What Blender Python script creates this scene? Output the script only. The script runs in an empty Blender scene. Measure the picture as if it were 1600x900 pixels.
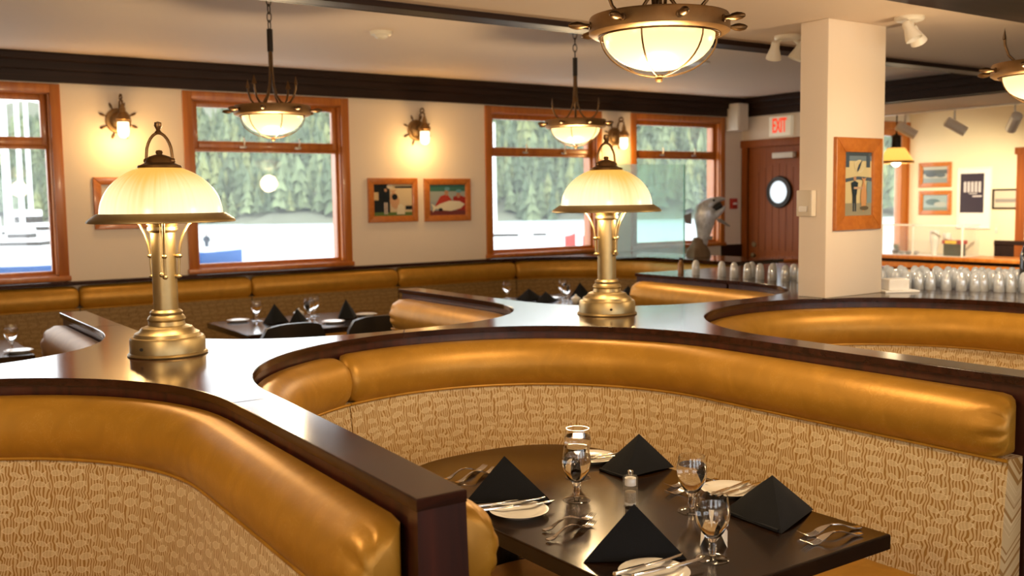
import bpy, bmesh, math, random
from mathutils import Vector, Matrix, noise
from mathutils.geometry import tessellate_polygon
random.seed(7)
PI = math.pi
SC = bpy.context.scene
COL = SC.collection

# ---------------------------------------------------------------- camera
cam = bpy.data.cameras.new('camera')
cam.sensor_fit = 'HORIZONTAL'; cam.sensor_width = 36.0; cam.lens = 34.875
cam.clip_start = 0.05; cam.clip_end = 3000
cam.dof.use_dof = True; cam.dof.focus_distance = 2.95; cam.dof.aperture_fstop = 3.8
co = bpy.data.objects.new('camera', cam); COL.objects.link(co)
co.matrix_world = Matrix(((0.82309804, 0.06191445, -0.56451414, 0.0),
                          (-0.56772044, 0.06476266, -0.82067003, 0.0),
                          (-0.0142519, 0.99597811, 0.08845612, 1.666),
                          (0, 0, 0, 1)))
SC.camera = co
# ---------------------------------------------------------------- sky (even overcast), exposure
W = bpy.data.worlds.new('overcast'); SC.world = W; W.use_nodes = True
W.node_tree.nodes['Background'].inputs[0].default_value = (0.93, 0.97, 1.0, 1)
W.node_tree.nodes['Background'].inputs[1].default_value = 2.5
SC.view_settings.view_transform = 'Standard'; SC.view_settings.look = 'None'
SC.view_settings.gamma = 1.0; SC.view_settings.use_curve_mapping = False
SC.view_settings.exposure = 1.0
SC.cycles.use_denoising = True
SC.cycles.max_bounces = 10; SC.cycles.diffuse_bounces = 4; SC.cycles.glossy_bounces = 4
SC.cycles.transmission_bounces = 8; SC.cycles.transparent_max_bounces = 16
SC.cycles.sample_clamp_indirect = 6.0
SC.cycles.caustics_reflective = False; SC.cycles.caustics_refractive = False

# ---------------------------------------------------------------- mesh builder
class MB:
    def __init__(s): s.v = []; s.f = []; s.uv = None; s.col = None
    def add(s, vs, fs, M=None):
        b = len(s.v)
        s.v += [tuple(M @ Vector(p)) for p in vs] if M else [tuple(p) for p in vs]
        s.f += [tuple(i + b for i in f) for f in fs]
        return s
    def box(s, x0, x1, y0, y1, z0, z1, M=None, c=0.0):
        if c <= 0:
            vs = [(x, y, z) for z in (z0, z1) for y in (y0, y1) for x in (x0, x1)]
            return s.add(vs, [(0, 2, 3, 1), (4, 5, 7, 6), (0, 1, 5, 4), (2, 6, 7, 3), (0, 4, 6, 2), (1, 3, 7, 5)], M)
        c = min(c, (x1 - x0) * .45, (y1 - y0) * .45, (z1 - z0) * .45)
        bm = bmesh.new()
        bmesh.ops.create_cube(bm, size=1)
        for v in bm.verts:
            v.co = (x0 + (v.co.x + .5) * (x1 - x0), y0 + (v.co.y + .5) * (y1 - y0), z0 + (v.co.z + .5) * (z1 - z0))
        bmesh.ops.bevel(bm, geom=list(bm.edges), offset=c, segments=2, profile=.5, affect='EDGES')
        bm.verts.index_update()
        s.add([v.co[:] for v in bm.verts], [[v.index for v in f.verts] for f in bm.faces], M)
        bm.free(); return s
    def lathe(s, prof, n=24, M=None, close=False):
        vs = []; fs = []
        for r, z in prof:
            for k in range(n):
                a = 2 * PI * k / n
                vs.append((max(r, 1e-5) * math.cos(a), max(r, 1e-5) * math.sin(a), z))
        m = len(prof)
        for i in range(m - 1 if not close else m):
            j = (i + 1) % m
            for k in range(n):
                l = (k + 1) % n
                fs.append((i * n + k, i * n + l, j * n + l, j * n + k))
        return s.add(vs, fs, M)
    def tube(s, path, r, n=8, M=None, closed=False, cap=True):
        P = [Vector(p) for p in path]; m = len(P)
        R = r if isinstance(r, (list, tuple)) else [r] * m
        vs = []; fs = []; up = None
        for i in range(m):
            if closed: t = P[(i + 1) % m] - P[i - 1]
            else: t = P[min(i + 1, m - 1)] - P[max(i - 1, 0)]
            t.normalize()
            if up is None:
                up = Vector((0, 0, 1)) if abs(t.z) < .9 else Vector((1, 0, 0))
            up = (up - t * up.dot(t)).normalized(); sd = t.cross(up)
            for k in range(n):
                a = 2 * PI * k / n
                vs.append(P[i] + (up * math.cos(a) + sd * math.sin(a)) * R[i])
        for i in range(m if closed else m - 1):
            j = (i + 1) % m
            for k in range(n):
                l = (k + 1) % n
                fs.append((i * n + k, i * n + l, j * n + l, j * n + k))
        if cap and not closed:
            fs.append(tuple(range(n - 1, -1, -1))); fs.append(tuple((m - 1) * n + k for k in range(n)))
        return s.add(vs, fs, M)
    def ball(s, c, r, n=12, M=None, sc=(1, 1, 1)):
        pr = [(r * math.sin(PI * i / 8), -r * math.cos(PI * i / 8)) for i in range(9)]
        T = Matrix.Translation(c) @ Matrix.Diagonal((*sc, 1))
        return s.lathe(pr, n, (M @ T) if M else T)
    def prism(s, poly, z0, z1, e=0.0, M=None):
        if area(poly) < 0: poly = poly[::-1]
        tri = tessellate_polygon([[Vector((x, y, 0)) for x, y in poly]])
        n = len(poly); rings = [(poly, z0)]
        if e > 0:
            rings += [(poly, z1 - e), (offset(poly, -e * .35), z1 - e * .3), (offset(poly, -e), z1)]
        else: rings += [(poly, z1)]
        vs = [(x, y, z) for p, z in rings for x, y in p]; fs = []
        for i in range(len(rings) - 1):
            for k in range(n):
                l = (k + 1) % n
                fs.append((i * n + k, i * n + l, (i + 1) * n + l, (i + 1) * n + k))
        t0 = (len(rings) - 1) * n
        for a, b, c in tri:
            A, B, C = (Vector(poly[q]) for q in (a, b, c))
            if (B - A).cross(C - A) < 0: b, c = c, b
            fs.append((t0 + a, t0 + b, t0 + c)); fs.append((c, b, a))
        return s.add(vs, fs, M)
    def build(s, name, mat, parent=None, smooth=None, loc=None):
        me = bpy.data.meshes.new(name)
        me.from_pydata(s.v, [], s.f); me.update()
        if s.uv:
            L = me.uv_layers.new(name='UVMap')
            for lp in me.loops: L.data[lp.index].uv = s.uv[lp.vertex_index]
        if s.col:
            A = me.color_attributes.new('Col', 'FLOAT_COLOR', 'CORNER')
            for p in me.polygons:
                for li in p.loop_indices: A.data[li].color = (*s.col[p.index], 1)
        if mat: me.materials.append(mat)
        if smooth:
            for p in me.polygons: p.use_smooth = True
            me.set_sharp_from_angle(angle=math.radians(smooth))
        o = bpy.data.objects.new(name, me); COL.objects.link(o)
        if parent: o.parent = parent
        if loc: o.location = loc
        return o

def area(p): return .5 * sum(p[i][0] * p[(i + 1) % len(p)][1] - p[(i + 1) % len(p)][0] * p[i][1] for i in range(len(p)))
def offset(poly, d):
    """move a counter-clockwise outline outward by d"""
    out = []; n = len(poly)
    for i in range(n):
        a, b, c = Vector(poly[i - 1]), Vector(poly[i]), Vector(poly[(i + 1) % n])
        e1 = (b - a); e2 = (c - b)
        if e1.length < 1e-7 or e2.length < 1e-7: out.append(tuple(b)); continue
        e1.normalize(); e2.normalize()
        n1 = Vector((e1.y, -e1.x)); n2 = Vector((e2.y, -e2.x)); m = n1 + n2
        if m.length < 1e-5: m = n1
        m.normalize(); out.append(tuple(b + m * (d / max(.35, m.dot(n1)))))
    return out

def tag(o, label=None, cat=None, group=None, kind=None):
    if label: o['label'] = label
    if cat: o['category'] = cat
    if group: o['group'] = group
    if kind: o['kind'] = kind
    return o
def thing(name, label, cat, loc=(0, 0, 0), rz=0.0, group=None):
    o = bpy.data.objects.new(name, None); COL.objects.link(o)
    o.empty_display_size = .05; o.location = loc; o.rotation_euler = (0, 0, rz)
    return tag(o, label, cat, group)
def struct(name, parent=None):
    o = bpy.data.objects.new(name, None); COL.objects.link(o); o.empty_display_size = .05
    if parent: o.parent = parent
    else: o['kind'] = 'structure'
    return o
def copy_tree(o, parent=None):
    c = o.copy(); COL.objects.link(c)
    if parent: c.parent = parent
    for ch in list(o.children): copy_tree(ch, c)
    return c
def place(proto, used, loc, rz, label, group=None):
    o = proto if not used else copy_tree(proto)
    o.location = loc; o.rotation_euler = (0, 0, rz); o['label'] = label
    if group: o['group'] = group
    return o

# ---------------------------------------------------------------- materials
def base_mat(name):
    m = bpy.data.materials.new(name); m.use_nodes = True
    return m, m.node_tree, m.node_tree.nodes['Principled BSDF']
def mat(name, col, rough=.5, metal=0.0, var=0.0, scale=(8, 8, 8), bump=0.0, bscale=60, coat=0.0, spec=.5, emit=None, es=0.0, sheen=0.0):
    m, nt, b = base_mat(name)
    b.inputs['Base Color'].default_value = (*col, 1); b.inputs['Roughness'].default_value = rough
    b.inputs['Metallic'].default_value = metal; b.inputs['Coat Weight'].default_value = coat
    b.inputs['Coat Roughness'].default_value = .08
    b.inputs['Specular IOR Level'].default_value = spec; b.inputs['Sheen Weight'].default_value = sheen
    if emit: b.inputs['Emission Color'].default_value = (*emit, 1); b.inputs['Emission Strength'].default_value = es
    tc = nt.nodes.new('ShaderNodeTexCoord')
    if var > 0:
        mp = nt.nodes.new('ShaderNodeMapping'); mp.inputs['Scale'].default_value = scale
        nz = nt.nodes.new('ShaderNodeTexNoise'); nz.inputs['Scale'].default_value = 1.0; nz.inputs['Detail'].default_value = 5
        rp = nt.nodes.new('ShaderNodeMix'); rp.data_type = 'RGBA'
        rp.inputs[6].default_value = (*[c * (1 - var) for c in col], 1); rp.inputs[7].default_value = (*[min(1, c * (1 + var)) for c in col], 1)
        nt.links.new(tc.outputs['Object'], mp.inputs[0]); nt.links.new(mp.outputs[0], nz.inputs['Vector'])
        nt.links.new(nz.outputs[0], rp.inputs[0]); nt.links.new(rp.outputs[2], b.inputs['Base Color'])
    if bump > 0:
        n2 = nt.nodes.new('ShaderNodeTexNoise'); n2.inputs['Scale'].default_value = bscale; n2.inputs['Detail'].default_value = 4
        bp = nt.nodes.new('ShaderNodeBump'); bp.inputs['Strength'].default_value = bump; bp.inputs['Distance'].default_value = .01
        nt.links.new(tc.outputs['Object'], n2.inputs['Vector']); nt.links.new(n2.outputs[0], bp.inputs['Height'])
        nt.links.new(bp.outputs[0], b.inputs['Normal'])
    return m

class X:
    """arithmetic on shader sockets"""
    def __init__(s, nt, k): s.nt = nt; s.k = k
    def _m(s, op, o=None, o2=None):
        n = s.nt.nodes.new('ShaderNodeMath'); n.operation = op
        for i, q in enumerate((s, o, o2)):
            if q is None: continue
            if isinstance(q, X): s.nt.links.new(q.k, n.inputs[i])
            else: n.inputs[i].default_value = q
        return X(s.nt, n.outputs[0])
    def __add__(s, o): return s._m('ADD', o)
    def __sub__(s, o): return s._m('SUBTRACT', o)
    def __mul__(s, o): return s._m('MULTIPLY', o)
    def __truediv__(s, o): return s._m('DIVIDE', o)
    def sin(s): return s._m('SINE')
    def floor(s): return s._m('FLOOR')
    def abs(s): return s._m('ABSOLUTE')
    def gt(s, o): return s._m('GREATER_THAN', o)
    def lt(s, o): return s._m('LESS_THAN', o)
    def mod2(s): return s._m('FLOORED_MODULO', 2.0)
    def max(s, o): return s._m('MAXIMUM', o)
    def min(s, o): return s._m('MINIMUM', o)
    def mix(s, a, b):
        n = s.nt.nodes.new('ShaderNodeMix'); n.data_type = 'RGBA'
        s.nt.links.new(s.k, n.inputs[0])
        for i, q in ((6, a), (7, b)):
            if isinstance(q, tuple): n.inputs[i].default_value = (*q, 1)
            else: s.nt.links.new(q.k, n.inputs[i])
        return X(s.nt, n.outputs[2])

def fish_fabric(name, tan, gold, line):
    m, nt, b = base_mat(name)
    uv = nt.nodes.new('ShaderNodeUVMap'); uv.uv_map = 'UVMap'
    sp = nt.nodes.new('ShaderNodeSeparateXYZ'); nt.links.new(uv.outputs[0], sp.inputs[0])
    u, v = X(nt, sp.outputs[0]), X(nt, sp.outputs[1])
    def nz(sx, sy, off=0.0):
        cb = nt.nodes.new('ShaderNodeCombineXYZ'); nt.links.new((u * sx + off).k, cb.inputs[0]); nt.links.new((v * sy).k, cb.inputs[1])
        n = nt.nodes.new('ShaderNodeTexNoise'); n.inputs['Scale'].default_value = 1; n.inputs['Detail'].default_value = 1.5
        nt.links.new(cb.outputs[0], n.inputs['Vector']); return X(nt, n.outputs[0]) - .5
    n1, n2, n3 = nz(20, 15), nz(9, 13, 9.0), nz(60, 26, 4.0)
    # wavy stripes running up the cloth, broken here and there
    ph = u * (2 * PI / .0122) + n1 * 16.0 + (v * 120 + n2 * 22).sin() * 1.25
    st = ph.sin() + n3 * 1.7
    stripe = st.gt(.18)
    # small fish swimming across the stripes, in loose rows
    a, h = .074, .0365
    row = (v + n2 * .022) / h; j = row.floor()
    wn = nt.nodes.new('ShaderNodeTexWhiteNoise'); wn.noise_dimensions = '1D'; nt.links.new(j.k, wn.inputs['W'])
    cu = (u + n1 * .018) / a + X(nt, wn.outputs[0]) * .8 + j.mod2() * .5; ci = cu.floor()
    cb = nt.nodes.new('ShaderNodeCombineXYZ'); nt.links.new(ci.k, cb.inputs[0]); nt.links.new(j.k, cb.inputs[1])
    w2 = nt.nodes.new('ShaderNodeTexWhiteNoise'); w2.noise_dimensions = '2D'; nt.links.new(cb.outputs[0], w2.inputs['Vector'])
    rnd = X(nt, w2.outputs[0])
    p = (cu - ci - .5) * a; q = (row - j - .5) * h + (rnd - .5) * .012
    q = q + p * (rnd - .5) * .55 + n3 * .004
    sz = rnd * .35 + .75
    e = (p / .0225) * (p / .0225) / (sz * sz) + (q / .0098) * (q / .0098) / (sz * sz)
    tp = p - .017
    tail = (tp.gt(0) * tp.lt(.017)) * ((q.abs() - tp * .58).lt(.0012))
    body = e.lt(1.0).max(tail)
    outl = e.gt(.80) * e.lt(1.22)
    tail2 = (tp.gt(.002) * tp.lt(.019)) * (((q.abs() - tp * .58).abs()).lt(.0014))
    outl = outl.max(tail2 * e.gt(1.0))
    stripe = stripe * (body * -.7 + 1.0)
    c = stripe.mix(tan, gold)
    c = (body * .12).mix(c, line)
    c = (outl * .6).mix(c, line)
    nt.links.new(c.k, b.inputs['Base Color'])
    b.inputs['Roughness'].default_value = .62; b.inputs['Sheen Weight'].default_value = .15
    bp = nt.nodes.new('ShaderNodeBump'); bp.inputs['Strength'].default_value = .25; bp.inputs['Distance'].default_value = .002
    nt.links.new((stripe * -1.0 + outl).k, bp.inputs['Height']); nt.links.new(bp.outputs[0], b.inputs['Normal'])
    return m

def vinyl(name, col):
    m, nt, b = base_mat(name)
    tc = nt.nodes.new('ShaderNodeTexCoord')
    n = nt.nodes.new('ShaderNodeTexNoise'); n.inputs['Scale'].default_value = 9; n.inputs['Detail'].default_value = 6; n.inputs['Distortion'].default_value = 1.2
    v = nt.nodes.new('ShaderNodeTexNoise'); v.inputs['Scale'].default_value = 26; v.inputs['Detail'].default_value = 7; v.inputs['Distortion'].default_value = 2.5
    for q in (n, v): nt.links.new(tc.outputs['Object'], q.inputs['Vector'])
    N = X(nt, n.outputs[0]); V = X(nt, v.outputs[0])
    fac = ((N - .5) * 1.2 + .4)
    c = fac.mix(tuple(q * .82 for q in col), tuple(min(1, q * 1.2) for q in col))
    vein = ((V - .5).abs().lt(.012)) * N.gt(.5)
    c = (vein * .13).mix(c, (.72, .5, .18))
    nt.links.new(c.k, b.inputs['Base Color'])
    b.inputs['Metallic'].default_value = .35; b.inputs['Roughness'].default_value = .42
    bp = nt.nodes.new('ShaderNodeBump'); bp.inputs['Strength'].default_value = .12; bp.inputs['Distance'].default_value = .004
    nt.links.new(v.outputs[0], bp.inputs['Height']); nt.links.new(bp.outputs[0], b.inputs['Normal'])
    return m

def glass(name, col=(1, 1, 1), ior=1.45, rough=0.0):
    m, nt, b = base_mat(name)
    b.inputs['Base Color'].default_value = (*col, 1); b.inputs['Roughness'].default_value = rough
    b.inputs['Transmission Weight'].default_value = 1.0; b.inputs['IOR'].default_value = ior
    return m
def pane(name, veil=.10, tint=(1, 1, 1), refl=.06, two_sided=False):
    """thin window glass: clear, with a translucent white veil that paints in haze and glare, and a surface reflection"""
    m, nt, b = base_mat(name); nt.nodes.remove(b)
    out = nt.nodes['Material Output']
    t = nt.nodes.new('ShaderNodeBsdfTransparent'); t.inputs[0].default_value = (*tint, 1)
    d = nt.nodes.new('ShaderNodeBsdfTranslucent'); d.inputs[0].default_value = (.9, .93, .95, 1)
    if two_sided:                                              # the white veil scatters to both sides
        d2 = nt.nodes.new('ShaderNodeBsdfDiffuse'); d2.inputs[0].default_value = (.9, .92, .93, 1)
        m0 = nt.nodes.new('ShaderNodeMixShader'); m0.inputs[0].default_value = .5
        nt.links.new(d.outputs[0], m0.inputs[1]); nt.links.new(d2.outputs[0], m0.inputs[2]); d = m0
    g = nt.nodes.new('ShaderNodeBsdfGlossy'); g.inputs['Roughness'].default_value = .02
    m1 = nt.nodes.new('ShaderNodeMixShader'); m1.inputs[0].default_value = veil
    m2 = nt.nodes.new('ShaderNodeMixShader'); m2.inputs[0].default_value = refl
    nt.links.new(t.outputs[0], m1.inputs[1]); nt.links.new(d.outputs[0], m1.inputs[2])
    nt.links.new(m1.outputs[0], m2.inputs[1]); nt.links.new(g.outputs[0], m2.inputs[2])
    nt.links.new(m2.outputs[0], out.inputs[0]); return m
def glow(name, c0, c1, strength, axis_scale, centre=(0, 0, 0), streak=0.0, two=0.0):
    """lit lamp glass: brightest round the bulb (object space), falling to c1"""
    m, nt, b = base_mat(name)
    tc = nt.nodes.new('ShaderNodeTexCoord')
    mp = nt.nodes.new('ShaderNodeMapping'); mp.vector_type = 'TEXTURE'
    mp.inputs['Location'].default_value = centre; mp.inputs['Scale'].default_value = axis_scale
    ln = nt.nodes.new('ShaderNodeVectorMath'); ln.operation = 'LENGTH'
    src = tc.outputs['Object']
    if two > 0:                                             # two bulbs side by side: fold x about the middle
        s0 = nt.nodes.new('ShaderNodeSeparateXYZ'); nt.links.new(src, s0.inputs[0]); c0_ = nt.nodes.new('ShaderNodeCombineXYZ')
        nt.links.new((X(nt, s0.outputs[0]).abs() - two).k, c0_.inputs[0]); nt.links.new(s0.outputs[1], c0_.inputs[1]); nt.links.new(s0.outputs[2], c0_.inputs[2]); src = c0_.outputs[0]
    nt.links.new(src, mp.inputs[0]); nt.links.new(mp.outputs[0], ln.inputs[0])
    f = X(nt, ln.outputs['Value'])
    if streak > 0:
        sp = nt.nodes.new('ShaderNodeSeparateXYZ'); nt.links.new(tc.outputs['Object'], sp.inputs[0])
        at = X(nt, sp.outputs[1])._m('ARCTAN2', X(nt, sp.outputs[0]))
        n = nt.nodes.new('ShaderNodeTexNoise'); n.noise_dimensions = '1D'; n.inputs['Scale'].default_value = 14; n.inputs['Detail'].default_value = 4
        nt.links.new(at.k, n.inputs['W']); f = f + (X(nt, n.outputs[0]) - .5) * streak
    f = f._m('SMOOTH_MIN', 1.0, .15).max(0.0)
    if two > 0: f = f * f
    c = f.mix(c0, c1)
    nt.links.new(c.k, b.inputs['Emission Color'])
    b.inputs['Emission Strength'].default_value = strength
    b.inputs['Base Color'].default_value = (.16, .12, .07, 1); b.inputs['Roughness'].default_value = .25
    return m
def col_attr(name, rough=.35):
    m, nt, b = base_mat(name)
    a = nt.nodes.new('ShaderNodeAttribute'); a.attribute_name = 'Col'
    nt.links.new(a.outputs['Color'], b.inputs['Base Color']); b.inputs['Roughness'].default_value = rough
    return m
def wood(name, c0, c1, scale, rough, coat=0.0, spec=.5):
    m, nt, b = base_mat(name)
    tc = nt.nodes.new('ShaderNodeTexCoord'); mp = nt.nodes.new('ShaderNodeMapping'); mp.inputs['Scale'].default_value = scale
    n = nt.nodes.new('ShaderNodeTexNoise'); n.inputs['Scale'].default_value = 1; n.inputs['Detail'].default_value = 6; n.inputs['Distortion'].default_value = .6
    nt.links.new(tc.outputs['Object'], mp.inputs[0]); nt.links.new(mp.outputs[0], n.inputs['Vector'])
    f = ((X(nt, n.outputs[0]) - .5) * 2.2 + .5).max(0.0).min(1.0)
    c = f.mix(c0, c1); nt.links.new(c.k, b.inputs['Base Color'])
    b.inputs['Roughness'].default_value = rough; b.inputs['Coat Weight'].default_value = coat; b.inputs['Coat Roughness'].default_value = .1
    b.inputs['Specular IOR Level'].default_value = spec
    return m

M = dict(
    wall=mat('cream_wall_paint', (.80, .685, .55), .8, var=.03, scale=(1.5, 1.5, 1.5), bump=.05, bscale=160),
    wall2=mat('yellow_cream_paint', (.80, .68, .44), .8, var=.03, scale=(1.5, 1.5, 1.5)),
    ceil=mat('ceiling_paint', (.71, .58, .47), .75, var=.03, scale=(1, 1, 1), bump=.05, bscale=120),
    floor=mat('dark_carpet', (.07, .035, .02), .95, var=.4, scale=(12, 12, 12)),
    crown=wood('black_stained_wood', (.012, .005, .003), (.030, .013, .008), (1.2, 30, 60), .5, 0, .22),
    cap=wood('mahogany_varnish', (.014, .005, .003), (.044, .013, .007), (3, 26, 26), .15, .25, .3),
    body=wood('mahogany_dark', (.016, .005, .004), (.062, .014, .008), (30, 30, 2), .3, .25),
    trim=wood('fir_trim', (.34, .092, .010), (.50, .165, .022), (22, 22, 1.6), .38, .2),
    door=wood('fir_door', (.20, .048, .006), (.31, .082, .010), (40, 40, 1.5), .55, 0, .3),
    frame=wood('oak_frame', (.40, .115, .016), (.54, .185, .032), (30, 30, 30), .35, .2),
    table=wood('espresso_table', (.009, .004, .002), (.024, .010, .003), (2.5, 40, 10), .18, .25, .35),
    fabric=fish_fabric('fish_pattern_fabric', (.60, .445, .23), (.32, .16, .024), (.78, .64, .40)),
    fabric_dark=fish_fabric('shaded_brown_fabric', (.27, .165, .05), (.15, .075, .012), (.34, .22, .08)),  # brown cloth of its own, with the shade at the far wall put in
    vinyl=vinyl('gold_vinyl', (.45, .222, .021)),
    brass=mat('aged_brass', (.41, .315, .165), .42, 1.0, var=.15, scale=(25, 25, 25)),
    bronze=mat('antique_bronze', (.17, .095, .04), .38, .9, var=.3, scale=(30, 30, 30)),
    copper=mat('weathered_copper', (.31, .18, .075), .42, .85, var=.35, scale=(18, 18, 18)),
    iron=mat('dark_iron', (.03, .024, .018), .45, .7),
    chrome=mat('polished_steel', (.8, .78, .75), .12, 1.0),
    nickel=mat('latch_metal', (.5, .46, .42), .4, .9),
    napkin=mat('black_linen', (.007, .0075, .009), .9, bump=.15, bscale=500, spec=.22, sheen=.04),
    china=mat('white_china', (.85, .83, .78), .15, coat=.3),
    white=mat('white_enamel', (.74, .70, .62), .4),
    plastic=mat('ivory_plastic', (.66, .58, .46), .5),
    black=mat('black_leatherette', (.010, .009, .009), .38),
    paper=mat('white_card', (.85, .83, .80), .7),
    glass=glass('clear_glass'), water=glass('drinking_water', ior=1.33),
    pane=pane('window_glass', .03, (1, 1, 1), .03), green=pane('green_glass_panel', .16, (.72, .88, .82), .05),  # the window veil stands in for the haze over the harbour
    greenedge=mat('green_glass_edge', (.25, .60, .48), .2),
    footglass=pane('thin_foot_glass', .05, (1, 1, 1), .22), tumbler=pane('whitened_glass', .80, (1, 1, 1), .22, True), acrylic=pane('acrylic_case', .07, (1, 1, 1), .06),  # tumbler white stands in for window light and highlights on clear glass
    printm=col_attr('printed_photo', .25), red=mat('red_plastic', (.42, .03, .02), .4),
    bulb=glow('lit_bulb', (1, .82, .52), (1, .6, .25), 6, (1, 1, 1)),
)

# ---------------------------------------------------------------- plan dimensions (metres)
YW = 8.69          # window wall
XD = 9.52          # wall with the exit door
ZC, ZL = 2.876, 2.584   # ceiling of the window bay / lower ceiling
YE = 4.27          # edge of the lower ceiling
CAP = 1.12; RAIL = 1.06
WIN = [(0.04, 1.60), (2.57, 4.12), (5.66, 7.22), (7.66, 9.19)]
WZ0, WZ1 = 1.075, 2.64

# ---------------------------------------------------------------- room shell
MB().box(-3.2, 13.2, -4.6, YW + .2, -.12, 0).build('floor', M['floor'])['kind'] = 'structure'
MB().box(-3.2, XD, -4.6, YE, ZL, ZC + .25).build('ceiling', M['ceil'])['kind'] = 'structure'
MB().box(-3.2, XD + .1, YE, YW + .2, ZC, ZC + .25).build('ceiling', M['ceil'])['kind'] = 'structure'
MB().box(XD, 11.0, -4.6, YW, 2.65, ZC + .25).build('ceiling', M['ceil'])['kind'] = 'structure'
MB().box(11.0, 13.2, -4.6, YW, 2.98, ZC + .25).build('ceiling', M['white'])['kind'] = 'structure'
def wall_y(name, y0, y1, x0, x1, z1, holes, m):
    """a wall along x with openings (xa, xb, za, zb)"""
    b = MB(); cur = x0
    for xa, xb, za, zb in sorted(holes):
        if xa > cur: b.box(cur, xa, y0, y1, 0, z1)
        b.box(xa, xb, y0, y1, 0, za); b.box(xa, xb, y0, y1, zb, z1); cur = xb
    if x1 > cur: b.box(cur, x1, y0, y1, 0, z1)
    o = b.build(name, m); o['kind'] = 'structure'; return o
wall_y('wall_back', YW, YW + .2, -3.2, 13.2, ZC + .25, [(a + .075, b - .075, WZ0 + .02, WZ1 - .06) for a, b in WIN] + [(12.15, 12.98, .55, 2.60)], M['wall'])
wall_y('wall_front', -4.8, -4.6, -3.2, 13.2, ZC, [(-2.2, 0.2, .8, 2.3), (1.0, 3.4, .8, 2.3), (4.2, 6.6, .8, 2.3)], M['wall'])
b = MB()
for y0, y1, z0, z1 in ((-4.6, -2.6, 0, ZC), (-.6, YW, 0, ZC), (-2.6, -.6, 0, .8), (-2.6, -.6, 2.3, ZC)): b.box(-3.4, -3.2, y0, y1, z0, z1)
b.build('wall_left', M['wall'])['kind'] = 'structure'
b = MB(); b.box(XD, XD + .12, 8.60, YW, 0, ZC); b.box(XD, XD + .12, 6.9, 7.66, 0, ZC); b.box(XD, XD + .12, 7.66, 8.60, 2.27, ZC)
b.build('wall_right', M['wall'])['kind'] = 'structure'
MB().box(13.0, 13.2, -4.6, YW, 0, ZC + .25).build('wall_far', M['wall2'])['kind'] = 'structure'
MB().box(XD + .12, 13.0, YW - .012, YW - .001, 2.64, 2.97).build('trim_12', M['white'])['kind'] = 'structure'
# dark crown mouldings and beams
def crown_x(name, x0, x1, y):
    b = MB(); b.box(x0, x1, y - .05, y, 2.65, ZC); b.box(x0, x1, y - .075, y, 2.74, ZC, c=.008); b.box(x0, x1, y - .11, y, 2.81, ZC, c=.012)
    o = b.build(name, M['crown']); o['kind'] = 'structure'; return o
crown_x('trim_1', -3.2, XD, YW)
b = MB(); b.box(XD - .05, XD + .12, YE, YW - .11, 2.65, ZC); b.box(XD - .075, XD, YE, YW - .11, 2.74, ZC, c=.008); b.box(XD - .11, XD, YE, YW - .11, 2.81, ZC, c=.012)
b.build('trim_2', M['crown'])['kind'] = 'structure'
MB().box(XD - .05, XD + .12, -4.6, YE - .12, 2.45, ZL, c=.01).build('trim_3', M['crown'])['kind'] = 'structure'
b = MB(); b.box(-3.2, XD - .11, YE - .12, YE, ZL - .028, ZL + .005, c=.006); b.box(-3.2, XD - .11, YE, YE + .02, ZL - .028, ZC)
b.build('trim_4', M['crown'])['kind'] = 'structure'
MB().box(-3.2, XD - .05, 1.98, 2.75, 2.52, ZL + .01, c=.012).build('trim_5', M['crown'])['kind'] = 'structure'
# dark wainscot by the door and in the far room
MB().box(9.14, XD, YW - .03, YW, .0, 1.07).build('trim_6', M['crown'])['kind'] = 'structure'
b = MB(); b.box(12.97, 13.0, 6.2, 7.34, 0, 1.03); b.box(12.955, 13.0, 6.2, 7.34, .97, 1.03, c=.006)
b.build('trim_7', M['crown'])['kind'] = 'structure'
b = MB(); b.box(12.96, 13.0, 6.95, 7.06, 0, 2.2); b.box(12.95, 13.0, 6.1, 7.09, 2.17, 2.26, c=.006)
b.build('trim_8', M['door'])['kind'] = 'structure'

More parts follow.
